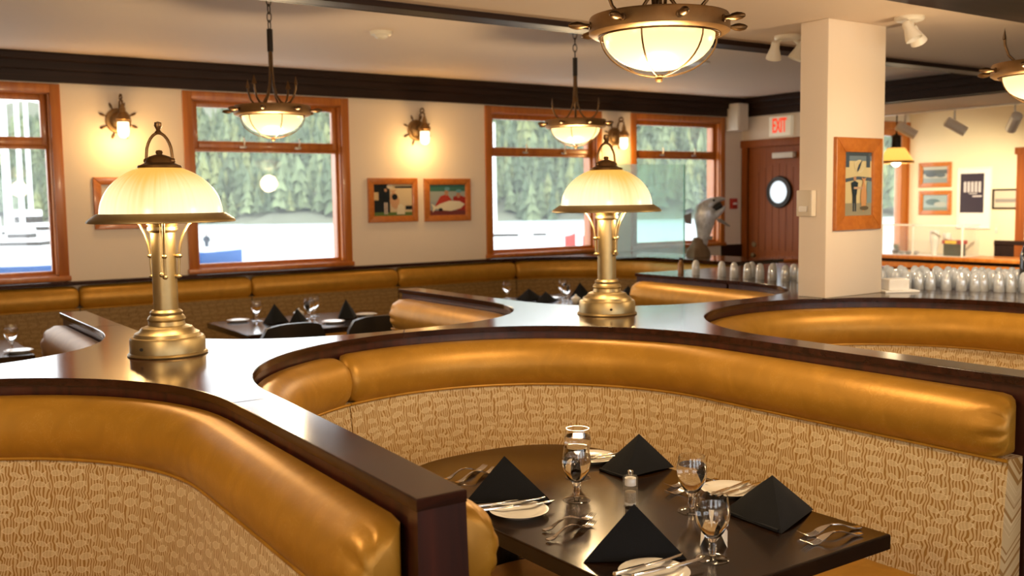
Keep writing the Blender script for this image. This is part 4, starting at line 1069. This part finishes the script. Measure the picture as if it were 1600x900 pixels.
MB().box(-.095, .095, -.10, .10, 0, .33, c=.012).build('cabinet', M['plastic'], t, 40); MB().box(-.08, .08, -.106, -.10, .03, .30, c=.003).build('grille', M['plastic'], t)
t = thing('thermostat', 'cream thermostat on the narrow side of the white column', 'thermostat', (4.35, 3.515, 1.625))
MB().box(-.028, 0, -.05, .045, -.07, .07, c=.005).build('cover', M['plastic'], t, 40); MB().box(-.032, -.028, -.03, .025, -.045, -.015).build('vent_grille', M['nickel'], t)
MB().box(-.040, 0, -.068, -.052, -.07, .07, c=.004).build('slider', M['plastic'], t)
t = thing('smoke_detector', 'round white smoke detector on the ceiling', 'detector', (3.34, 6.46, ZC))
MB().lathe([(0, -.05), (.03, -.05), (.045, -.042), (.05, -.03), (.075, -.024), (.08, 0)], 28).build('housing', M['white'], t, 40); MB().lathe([(0, -.056), (.022, -.055), (.026, -.05)], 20).build('sensor', M['plastic'], t, 40)
t = thing('ceiling_speaker', 'flat white ceiling disc behind the large pendant bowl', 'speaker', (6.52, 6.57, ZC))
MB().lathe([(0, -.012), (.14, -.012), (.165, -.006), (.17, 0)], 32).build('grille', M['white'], t, 40)
def spot_pair(x, y, label, aims, power=0):
    t = thing('ceiling_spotlight', label, 'light', (x, y, ZL), 0, 'white twin spotlights on the ceiling')
    MB().lathe([(0, -.022), (.065, -.022), (.075, -.012), (.075, 0)], 24).build('canopy', M['white'], t, 40)
    for dx, dy, ax, ay in aims:
        h = MB().tube([(dx * .5, dy * .5, -.02), (dx, dy, -.05)], .009, 8).build('arm', M['white'], t, 40)
        T_ = Matrix.Translation((dx, dy, -.055)) @ Matrix.Rotation(ay, 4, 'Z') @ Matrix.Rotation(ax, 4, 'X') @ Matrix.Scale(.8, 4)
        s_ = MB().lathe([(0, .03), (.025, .028), (.03, .01), (.032, -.02), (.052, -.08), (.055, -.10), (.050, -.10), (.046, -.082), (.026, -.03), (0, -.028)], 20, T_).build('lamp_head', M['white'], t, 40)
        MB().lathe([(0, -.07), (.042, -.074)], 16, T_).build('reflector', M['chrome'], s_)
        if power and ay < 0:
            l = bpy.data.lights.new('spot_light', 'SPOT'); l.energy = power; l.color = (1, .88, .70); l.spot_size = 1.5; l.spot_blend = .7; l.shadow_soft_size = .04
            lo = bpy.data.objects.new('spot_light', l); COL.objects.link(lo); lo.parent = t; d_ = T_.to_3x3() @ Vector((0, 0, -1)); lo.location = T_ @ Vector((0, 0, -.11)); lo.rotation_euler = d_.to_track_quat('-Z', 'Y').to_euler()
    return t
spot_pair(4.62, 3.88, 'white twin spotlight left of the column under the ceiling', [(-.07, .03, .5, -.6), (.09, -.02, .4, .7)])
spot_pair(4.70, 3.15, 'white twin spotlight right of the column under the ceiling', [(-.06, -.03, -.45, .35), (.08, .03, .70, -1.6)], 30)
# track spotlights of the far room
def track_spot(x, y, yaw, label, power=40):
    t = thing('track_spotlight', label, 'light', (x, y, 2.65), yaw, 'track spotlights in the far room')
    MB().tube([(0, 0, 0), (0, 0, -.13)], .012, 8).build('stem', M['white'], t, 40)
    T_ = Matrix.Translation((0, 0, -.2)) @ Matrix.Rotation(math.radians(58), 4, 'Y')
    c_ = MB().lathe([(0, .11), (.045, .11), (.06, .10), (.06, -.14), (.055, -.14), (.05, -.12)], 24, T_).build('can', M['white'], t, 40)
    MB().lathe([(0, -.125), (.052, -.125)], 20, T_).build('lens', M['bulb'], c_)
    l = bpy.data.lights.new('track_light', 'SPOT'); l.energy = power; l.color = (1, .86, .62); l.spot_size = 1.5; l.spot_blend = .8; l.shadow_soft_size = .05
    lo = bpy.data.objects.new('track_light', l); COL.objects.link(lo); lo.parent = t
    d_ = T_.to_3x3() @ Vector((0, 0, -1)); lo.location = T_ @ Vector((0, 0, -.16)); lo.rotation_euler = d_.to_track_quat('-Z', 'Y').to_euler()
track_spot(10.85, 6.66, math.radians(128), 'white track spotlight in the middle of the far room')
track_spot(10.85, 7.30, math.radians(128), 'white track spotlight just right of the column')
track_spot(10.85, 5.95, math.radians(225), 'white track spotlight at the right edge of the far room', 260)
b = MB().box(10.80, 10.90, 4.5, 7.6, 2.632, 2.65); b.build('trim_9', M['white'])['kind'] = 'structure'
# cone pendant in the far room
t = thing('cone_pendant', 'amber cone pendant lamp beyond the column', 'lamp', (11.0, 7.52, 2.05))
MB().lathe([(.20, 0), (.205, .03), (.13, .15), (.10, .19)], 28).build('shade', glow('lit_amber_cone', (1, .55, .12), (.9, .32, .04), .9, (.3, .3, .3), (0, 0, .05)), t, 50)
MB().lathe([(.20, .0), (.21, 0), (.212, .03), (.204, .032)], 28, close=True).build('rim', M['copper'], t, 40)
MB().lathe([(.10, .185), (.06, .20), (.055, .33), (.07, .34), (.02, .36), (.008, .38), (.008, .60), (0, .60)], 20).build('lamp_cap', M['iron'], t, 40)
MB().ball((0, 0, .02), .06, 16).build('bulb', M['bulb'], t, 80)

l = bpy.data.lights.new('cone_light', 'POINT'); l.energy = 22; l.color = (1, .74, .42); l.shadow_soft_size = .06
lo = bpy.data.objects.new('cone_light', l); COL.objects.link(lo); lo.parent = t; lo.location = (0, 0, -.06)

# ---------------------------------------------------------------- service counter with glasses
t = thing('service_counter', 'dark service counter beside the column carrying rows of clean glasses', 'counter', (5.6, 3.6, 0))
MB().box(-.598, .85, -1.7, 1.85, CAP - CT, CAP - .0005, c=.005).build('worktop', M['cap'], t); MB().box(-.58, .80, -1.65, 1.80, 0, CAP - CT).build('cabinet_body', M['body'], t)
tum = thing('tumbler', '', 'glass', (0, 0, 0))
MB().lathe([(.028, 0), (.029, .002), (.0265, .06), (.022, .088), (.013, .102), (.0, .106), (0, .098), (.011, .096), (.019, .084), (.0238, .06), (.0265, .002)], 16, close=True).build('body', M['tumbler'], tum, 60)
k = 0
GT = 'upturned glasses on the service counter'
lab_t = 'upturned clear glass among the rows on the service counter beside the column'
for (x, y) in [(5.03, 5.02), (5.06, 4.80), (5.03, 4.66), (5.05, 4.56), (5.06, 4.46), (5.16, 4.62), (5.04, 4.34), (5.14, 4.42), (5.05, 4.24), (5.18, 4.28), (5.06, 4.12), (5.20, 4.14), (5.06, 4.0), (5.22, 4.0), (5.34, 4.22), (5.34, 4.08), (5.10, 3.88), (5.26, 3.86)]:
    place(tum, k > 0, (x, y, CAP), 0, 'upturned clear glass in the loose row left of the column', 'upturned glasses left of the column'); k += 1
for i in range(13):
    for j in range(5):
        x = 5.02 + .098 * j + random.uniform(-.018, .018) + .030 * i; y = 3.60 - .062 * i + .075 * j + random.uniform(-.018, .018)
        if x > 5.02 and y < 3.86 and x < 6.1 and math.hypot(x - 5.62, y - 2.98) > .09: place(tum, True, (x, y, CAP), 0, lab_t, GT)
t = thing('paper_box', 'white paper-lined box among the glasses right of the column', 'box', (4.93, 3.36, CAP), -.5)
MB().box(-.06, .06, -.05, .05, .012, .075, c=.006).build('box_body', M['paper'], t); MB().box(-.09, .11, -.07, .07, 0, .012, c=.003).build('tray', M['paper'], t)
t = thing('dark_bottle', 'dark glass bottle at the right edge on the service counter', 'bottle', (5.62, 2.98, CAP))
MB().lathe([(0, 0), (.04, 0), (.042, .01), (.042, .19), (.03, .23), (.016, .26), (.015, .33), (0, .33)], 20).build('bottle_body', mat('dark_bottle_glass', (.008, .007, .006), .08, coat=.5), t, 50)
MB().lathe([(.0155, .29), (.0165, .29), (.0165, .332), (0, .333)], 16).build('cap', M['iron'], t, 40)
t = thing('small_bottle', 'small amber bottle on the divider end before the corner bench', 'bottle', (5.04, 5.18, CAP))
MB().lathe([(0, 0), (.022, 0), (.022, .07), (.012, .085), (.012, .10), (0, .10)], 14).build('bottle_body', mat('amber_glass', (.20, .09, .02), .2), t, 50)
MB().lathe([(0, .10), (.014, .10), (.014, .115), (0, .115)], 14).build('cap', M['iron'], t, 40)
# round host table by the door
t = thing('pedestal_table', 'round varnished wooden pedestal table left of the column near the door', 'table', (8.55, 7.15, 0))
MB().lathe([(0, 1.0), (.30, 1.0), (.31, .985), (.30, .97), (.28, .965), (.29, .94), (.28, .92), (0, .92)], 36).build('tabletop', mat('orange_varnish', (.36, .10, .018), .15, coat=.8), t, 35)
MB().lathe([(0, .92), (.24, .92), (.22, .80), (.06, .74), (.05, .2), (.22, .06), (.24, 0), (0, 0)], 24).build('pedestal', M['crown'], t, 40)
# long bar and display case of the far room
t = thing('bar_counter', 'long varnished wooden bar counter under the display case', 'counter', (12.3, 7.5, 0))
MB().box(-.14, .44, -1.6, 1.15, .78, .83, c=.008).build('worktop', M['trim'], t); MB().box(-.10, .44, -1.6, 1.15, .66, .735, c=.004).build('rail_board', M['trim'], t)
MB().box(-.06, .44, -1.6, 1.15, .735, .78).build('shadow_gap', M['crown'], t)
for k in range(6): MB().box(-.08, .0, -1.58 + k * .455, -1.58 + k * .455 + .44, .02, .65, c=.006).build('front_panel', M['door'], t)
t = thing('display_case', 'clear acrylic display case standing on the far bar', 'case', (12.42, 7.95, .83))
for x0, x1, y0, y1, z0, z1 in ((-.2, .2, -.6, .6, .412, .42), (-.2, -.194, -.6, .6, 0, .412), (-.2, .2, -.6, -.594, 0, .412)): MB().box(x0, x1, y0, y1, z0, z1).build('acrylic_pane', M['acrylic'], t)
b = MB()
for y in (-.6, .12, .6): b.box(-.207, -.193, y - .010, y + .010, 0, .42)
b.box(-.207, -.193, -.6, .6, .405, .425); b.box(-.2, .2, -.607, -.590, .405, .425); b.build('edge_strip', M['white'], t)
MB().box(-.2, .2, -.6, .6, 0, .004).build('case_floor', M['white'], t)
t = thing('wall_plate', 'small switch plate low on the far yellow wall', 'switch', (12.999, 7.33, 1.18)); MB().box(-.008, 0, -.03, .03, -.06, .06, c=.003).build('cover', M['plastic'], t); MB().box(-.016, -.008, -.008, .008, -.014, .014).build('toggle', M['white'], t)
for i, (y, h_, r, lab) in enumerate([(7.86, .34, .055, 'tall white jug inside the display case'), (7.74, .30, .05, 'second white jug inside the display case')]):
    t = thing('white_jug', lab, 'jug', (12.40 + .1 * i, y, .834)); MB().lathe([(0, 0), (r * .55, 0), (r * .8, h_ * .3), (r, h_ * .55), (r * 1.1, h_ * .6), (r * 1.1, h_ * .95), (r * .9, h_), (0, h_)], 18).build('jug_body', M['white'], t, 40)
    MB().tube([(0, -r * 1.0, h_ * .85), (0, -r * 1.6, h_ * .75), (0, -r * 1.5, h_ * .5), (0, -r * .95, h_ * .45)], .008, 6).build('handle', M['white'], t, 50)
t = thing('tackle_pack', 'red and yellow topped dark package inside the display case', 'package', (12.42, 7.58, .834))
MB().box(-.05, .05, -.13, .13, 0, .16, c=.004).build('box_body', mat('dark_green_box', (.02, .03, .015), .5), t); MB().box(-.06, .06, -.15, .15, .16, .21, c=.004).build('header_card', M['red'], t); MB().box(-.064, -.06, -.06, .10, .165, .205).build('yellow_label', mat('yellow_print', (.75, .52, .05), .5), t)
t = thing('potted_herb', 'small green plant on stones at the left of the display case', 'plant', (12.42, 8.46, .834))
rr = random.Random(3)
b = MB()
for k in range(22):
    a = rr.uniform(0, 2 * PI); e_ = rr.uniform(.3, 1.2); L = rr.uniform(.06, .13); d_ = Vector((math.cos(a) * math.cos(e_), math.sin(a) * math.cos(e_), math.sin(e_))); sd = d_.cross(Vector((0, 0, 1))).normalized() * .016
    p0 = Vector((0, 0, .05)); b.add([p0, p0 + d_ * L * .5 + sd, p0 + d_ * L, p0 + d_ * L * .5 - sd], [(0, 1, 2, 3)])
b.build('leaves', mat('herb_green', (.04, .09, .03), .6), t); MB().lathe([(0, 0), (.05, 0), (.06, .05), (.05, .055), (0, .055)], 14).build('pot', M['iron'], t, 40)
for k in range(5):
    t = thing('river_stone', 'grey rounded stone beside the small plant in the case', 'stone', (12.33 + .10 * (k % 2), 8.31 - .05 * k, .834), 0, 'stones in the display case')
    MB().ball((0, 0, .025), .04, 12, None, (1, 1.2, .62)).build('stone_body', mat('grey_stone', (.24, .22, .20), .8), t, 80)

# ---------------------------------------------------------------- salmon trophy and glass panel on the ledge
t = thing('salmon_trophy', 'mounted leaping salmon with open mouth on the ledge by the right window', 'trophy', (7.42, 7.30, RAIL))
e1 = Vector((.823, -.568, 0)); dn = Vector((-.565, -.82, 0))
P0 = [((-.0, .02), .05, .03), ((-.012, .10), .052, .032), ((-.004, .18), .060, .04), ((.008, .27), .080, .052), ((.015, .35), .102, .06), ((.02, .42), .118, .066), ((.03, .47), .115, .066), ((.05, .51), .09, .058)]
def fishloft(spec, seg=14):
    vs = []; fs = []; m = len(spec)
    for i, ((u, z), a, w_) in enumerate(spec):
        q0 = Vector(spec[max(0, i - 1)][0]); q1 = Vector(spec[min(m - 1, i + 1)][0]); tg = (q1 - q0).normalized(); nr = Vector((-tg.y, tg.x))
        for k in range(seg):
            an = 2 * PI * k / seg; o = nr * (a * math.cos(an)); p = e1 * (u + o.x) + dn * (w_ * math.sin(an)); vs.append((p.x, p.y, max(.004, z + o.y)))
    for i in range(m - 1):
        for k in range(seg): l = (k + 1) % seg; fs.append((i * seg + k, i * seg + l, (i + 1) * seg + l, (i + 1) * seg + k))
    fs.append(tuple(range(seg))[::-1]); fs.append(tuple((m - 1) * seg + k for k in range(seg)))
    return MB().add(vs, fs)
silver = mat('salmon_silver', (.50, .50, .52), .3, .25, var=.85, scale=(22, 22, 16))
fishloft(P0).build('body', silver, t, 60)
fishloft([((-.0, .46), .095, .06), ((.035, .515), .075, .056), ((.08, .550), .052, .05), ((.13, .572), .036, .04), ((.18, .585), .024, .03), ((.222, .585), .010, .016)]).build('upper_jaw', silver, t, 60)
fishloft([((.02, .40), .085, .06), ((.07, .405), .065, .054), ((.12, .425), .046, .045), ((.165, .452), .032, .036), ((.205, .485), .020, .026), ((.222, .51), .009, .014)]).build('lower_jaw', silver, t, 60)
fishloft([((.09, .485), .05, .04), ((.13, .505), .048, .036), ((.165, .522), .046, .030), ((.185, .532), .042, .024)]).build('mouth', M['iron'], t, 60)
def fin(pts, name):
    vs = [tuple(e1 * u + dn * (w_ + s_) + Vector((0, 0, z))) for s_ in (-.003, .003) for u, z, w_ in pts]; n = len(pts)
    MB().add(vs, [tuple(range(n))[::-1], tuple(range(n, 2 * n))] + [(i, (i + 1) % n, n + (i + 1) % n, n + i) for i in range(n)]).build(name, mat('fin_grey', (.16, .14, .13), .5), t)
fin([(.12, .39, .03), (.17, .385, .05), (.265, .31, .06), (.255, .30, .06), (.14, .355, .04)], 'pectoral_fin'); fin([(-.12, .45, .0), (-.20, .42, 0), (-.18, .34, 0), (-.12, .33, 0)], 'dorsal_fin'); fin([(.02, .22, .02), (.10, .20, .03), (.08, .17, .03), (.0, .16, .02)], 'anal_fin')
for s_ in (-1, 1): MB().ball(tuple(e1 * .10 + dn * (s_ * .044) + Vector((0, 0, .572))), .013, 10).build('eye', M['iron'], t, 80)
b = MB(); b.lathe([(0, 0), (.13, 0), (.12, .05), (.10, .09), (.07, .13), (.05, .19), (0, .20)], 14, Matrix.Translation(tuple(e1 * -.05))); 
for i, v in enumerate(b.v): n_ = noise.noise(Vector(v) * 14) * .03; b.v[i] = (v[0] + n_, v[1] + n_, max(0, v[2]))
b.build('driftwood_base', mat('driftwood', (.16, .10, .055), .8, var=.5, scale=(20, 20, 5)), t, 50)
t = thing('glass_panel', 'frameless green-tinted glass panel standing on the ledge beside the salmon', 'panel', (7.0, 7.62, RAIL), math.radians(-4))
MB().box(-.55, .43, -.005, .005, .0, .95).build('panel_sheet', M['green'], t); MB().box(.43, .442, -.006, .006, 0, .95).build('panel_edge', M['greenedge'], t)

# ---------------------------------------------------------------- harbour outside
wm, nt, bb = base_mat('harbour_water')
bb.inputs['Base Color'].default_value = (.33, .40, .42, 1); bb.inputs['Roughness'].default_value = .28
tc = nt.nodes.new('ShaderNodeTexCoord'); nz = nt.nodes.new('ShaderNodeTexNoise'); nz.inputs['Scale'].default_value = .8; nz.inputs['Detail'].default_value = 4
bp = nt.nodes.new('ShaderNodeBump'); bp.inputs['Strength'].default_value = .9; bp.inputs['Distance'].default_value = .5
nt.links.new(tc.outputs['Object'], nz.inputs[0]); nt.links.new(nz.outputs[0], bp.inputs['Height']); nt.links.new(bp.outputs[0], bb.inputs['Normal'])
SEA = -4.33
o = MB().add([(-500, 12, SEA), (700, 12, SEA), (700, 900, SEA), (-500, 900, SEA)], [(0, 1, 2, 3)]).build('sea', wm); o['kind'] = 'structure'
FW, RT = Vector((.5669, .8238, 0)), Vector((.8238, -.5669, 0))
def hill_h(l, f):
    shore = 285 - .16 * l + 14 * noise.noise(Vector((l * .02, 0, 3)))
    d_ = f - shore
    if d_ < 0: return SEA - .3, d_
    h = SEA + .6 + min(d_, 260) * .30 * (1 + .25 * noise.noise(Vector((l * .012, f * .012, 1)))) + 3 * noise.noise(Vector((l * .05, f * .05, 5)))
    return h, d_
b = MB(); nl, nf = 110, 34
for i in range(nf + 1):
    for j in range(nl + 1):
        l, f = -330 + 660 * j / nl, 215 + 300 * i / nf; h, d_ = hill_h(l, f); p = RT * l + FW * f; b.v.append((p.x, p.y, h))
for i in range(nf):
    for j in range(nl): a = i * (nl + 1) + j; b.f.append((a, a + 1, a + nl + 2, a + nl + 1))
o = b.build('hillside', mat('forest_floor', (.11, .12, .08), 1.0, var=.4, scale=(.06, .06, .06)), smooth=180); o['kind'] = 'structure'
b = MB(); b.col = []; rr = random.Random(11)
for k in range(9000):
    l = rr.uniform(-300, 300); f = 225 + 230 * rr.random(); h, d_ = hill_h(l, f)
    if d_ < 2 or d_ > 170: continue
    H = rr.uniform(6, 13) * (1.3 if rr.random() < .15 else 1); r = H * rr.uniform(.20, .32); p = RT * l + FW * f; n0 = len(b.v); a0 = rr.uniform(0, 2)
    g = rr.random() ** 1.5; base = (.075 + .10 * g, .105 + .11 * g, .058 + .05 * g) if rr.random() < .82 else (.19, .215, .09)
    for q4 in range(4):
        zb, zt_, rk = h + H * (.04 + .21 * q4), h + H * (.46 + .18 * q4), r * (1.05 - .21 * q4); m0 = len(b.v)
        for q in range(8):
            a = a0 + q4 + PI / 4 * q; w_ = (rr.uniform(.85, 1.2) if q % 2 else rr.uniform(.45, .65)) * rk
            b.v.append((p.x + w_ * math.cos(a), p.y + w_ * math.sin(a), zb + (0 if q % 2 else .07 * H) + rr.uniform(-.03, .03) * H))
        b.v.append((p.x, p.y, zt_))
        for q in range(8):
            m_ = rr.uniform(.7, 1.25); b.f.append((m0 + q, m0 + (q + 1) % 8, m0 + 8)); b.col.append(tuple(c * m_ for c in base))
o = b.build('conifer_forest', col_attr('conifer_needles', 1.0)); tag(o, 'misty green conifer forest on the far shore outside the windows', 'forest', kind='stuff')
boat_white = mat('white_hull', (.85, .86, .86), .3); boat_blue = mat('blue_hull', (.001, .065, .23), .6)
def hull(L, Wd, H, sheer=.25):
    b = MB(); n = 12; rows = []
    for i in range(n + 1):
        s = i / n; x = -L / 2 + L * s; w_ = Wd / 2 * (1 - max(0, (s - .45) / .55) ** 2.2) * (1 - .12 * (1 - s)); zt = H + sheer * H * s * s
        b.v += [(x, -w_, zt), (x, -w_ * .86, H * .25), (x + .0, -w_ * .45, -.12), (x, w_ * .45, -.12), (x, w_ * .86, H * .25), (x, w_, zt)]
    for i in range(n):
        for k in range(5): a = i * 6 + k; b.f.append((a, a + 6, a + 7, a + 1))
        a = i * 6; b.f.append((a + 5, a + 11, a + 6, a))
    b.f.append((0, 1, 2, 3, 4, 5)); return b
def boat(loc, rz, label, L, Wd, H, cabin, mast, m, stripe=None):
    t = thing('boat', label, 'boat', loc, rz, 'boats moored outside the windows'); t['label'] = label
    hull(L, Wd, H).build('hull', m, t, 50)
    if stripe: hull(L * 1.004, Wd * 1.01, H * .45, .1).build('waterline_stripe', stripe, t, 50)
    if cabin:
        for x0, x1, w_, z1 in cabin: MB().box(x0, x1, -w_, w_, H * .9, H + z1, c=.12).build('cabin', boat_white, t, 40); MB().box(x0 + .15, x1 + .02, -w_ - .02, w_ + .02, H + z1 * .5, H + z1 * .78).build('cabin_window', M['iron'], t)
    for x, h_, r in mast: MB().tube([(x, 0, H), (x, 0, H + h_)], [r, r * .8], 8).build('mast', boat_white, t, 50)
    return t
yaw = math.radians(-34.6)
bt = boat((31.3, 97.4, SEA), yaw, 'small open blue boat with a standing person on the water', 5.6, 2.0, 1.25, [], [], boat_blue)
MB().box(-.9, .2, -.35, .35, .9, 1.75, c=.08).build('steering_console', boat_white, bt, 40)
boat((13.6, 95.0, SEA), yaw + .1, 'white sailboat with a blue stripe at the foot of the leftmost window', 9.5, 3.0, 2.0, [(-2.6, 2.2, 1.1, 1.3), (-.8, 1.2, .8, 2.2)], [(.4, 15, .22), (-1.5, 3.2, .06)], boat_white, boat_blue)
boat((20.9, 134, SEA), yaw - .2, 'white cabin cruiser with a pale mast farther out in the leftmost window', 11, 3.4, 2.2, [(-3, 2.6, 1.3, 1.8), (-2, .6, 1.0, 3.4)], [(-.2, 17, .28)], boat_white)
boat((17.2, 128, SEA), yaw + .3, 'white sailboat with a tall mast behind in the leftmost window', 10, 3.2, 2.0, [(-2.6, 2.2, 1.2, 1.6)], [(.2, 19, .45)], boat_white)
boat((30.0, 111, SEA), yaw + .2, 'white yacht behind the blue boat seen past the lamp shade', 7, 2.6, 1.2, [(-1.8, 1.4, 1.0, 1.2)], [(0.2, 13, .5)], boat_white)
boat((61.5, 90.5, SEA), yaw, 'white sailboat with a bright mast at the left of the third window', 8, 2.6, 1.4, [(-2, 1.4, 1.0, 1.2)], [(-1.2, 13, .28)], boat_white)
boat((71.9, 98.4, SEA), yaw, 'low white motorboat with dark canopy in the third window', 4.0, 2.0, 1.0, [(-1, .8, .8, 1.2)], [], boat_white)
boat((73.7, 94.6, SEA), yaw, 'small red dinghy right of the white motorboat', 1.3, .9, 1.6, [], [], M['red'])
boat((75.1, 92.9, SEA), yaw, 'second small red dinghy farthest right in the third window', 1.3, .9, 1.6, [], [], M['red'])
# the person standing in the blue boat
pr = thing('person', 'person in a dark jacket standing in the small blue boat', 'person', (30.75, 97.78, SEA + 1.34), yaw + PI / 2)
me = bpy.data.meshes.new('body')
V = [(0, 0, .92), (0, .0, 1.15), (.01, 0, 1.40), (.02, 0, 1.52), (.03, 0, 1.66), (0, .10, .90), (.02, .11, .50), (0, .11, .06), (.14, .11, .03), (0, -.10, .90), (.04, -.11, .50), (0, -.11, .06), (.14, -.11, .03), (0, .22, 1.40), (.03, .32, 1.13), (.20, .24, 1.00), (.27, .20, .98), (0, -.22, 1.40), (.03, -.32, 1.13), (.20, -.20, 1.00), (.27, -.18, .98)]
Ed = [(0, 1), (1, 2), (2, 3), (3, 4), (0, 5), (5, 6), (6, 7), (7, 8), (0, 9), (9, 10), (10, 11), (11, 12), (2, 13), (13, 14), (14, 15), (15, 16), (2, 17), (17, 18), (18, 19), (19, 20)]
me.from_pydata(V, Ed, []); o = bpy.data.objects.new('body', me); COL.objects.link(o); o.parent = pr; me.materials.append(mat('dark_clothes', (.02, .03, .045), .8))
rad = [.20, .21, .21, .07, .13, .13, .10, .08, .06, .13, .10, .08, .06, .11, .09, .07, .05, .11, .09, .07, .05]
sk = o.modifiers.new('skin', 'SKIN')
for v_, r in zip(me.skin_vertices[0].data, rad): v_.radius = (r, r)
me.skin_vertices[0].data[0].use_root = True
o.modifiers.new('smooth', 'SUBSURF').levels = 1
MB().ball((.035, 0, 1.70), .115, 12, None, (1, .9, 1.2)).build('head', mat('skin_tone', (.45, .26, .17), .6), pr, 80)
MB().lathe([(.118, .0), (.115, .06), (.06, .11), (0, .12)], 14, Matrix.Translation((.03, 0, 1.72))).build('cap', mat('dark_cap', (.02, .02, .025), .8), pr, 60)
# a moored dock float
t = thing('dock_float', 'grey floating dock outside under the third window', 'dock', (70, 88.5, SEA), yaw)
MB().box(-9, 14, -1, 1, -.2, .45).build('float', mat('weathered_dock', (.30, .28, .26), .9), t)
for k in range(40): MB().box(-9 + k * .575, -9 + k * .575 + .54, -1.05, 1.05, .45, .50).build('plank', mat('dock_plank', (.36, .34, .31), .9) if k == 0 else bpy.data.materials['dock_plank'], t)
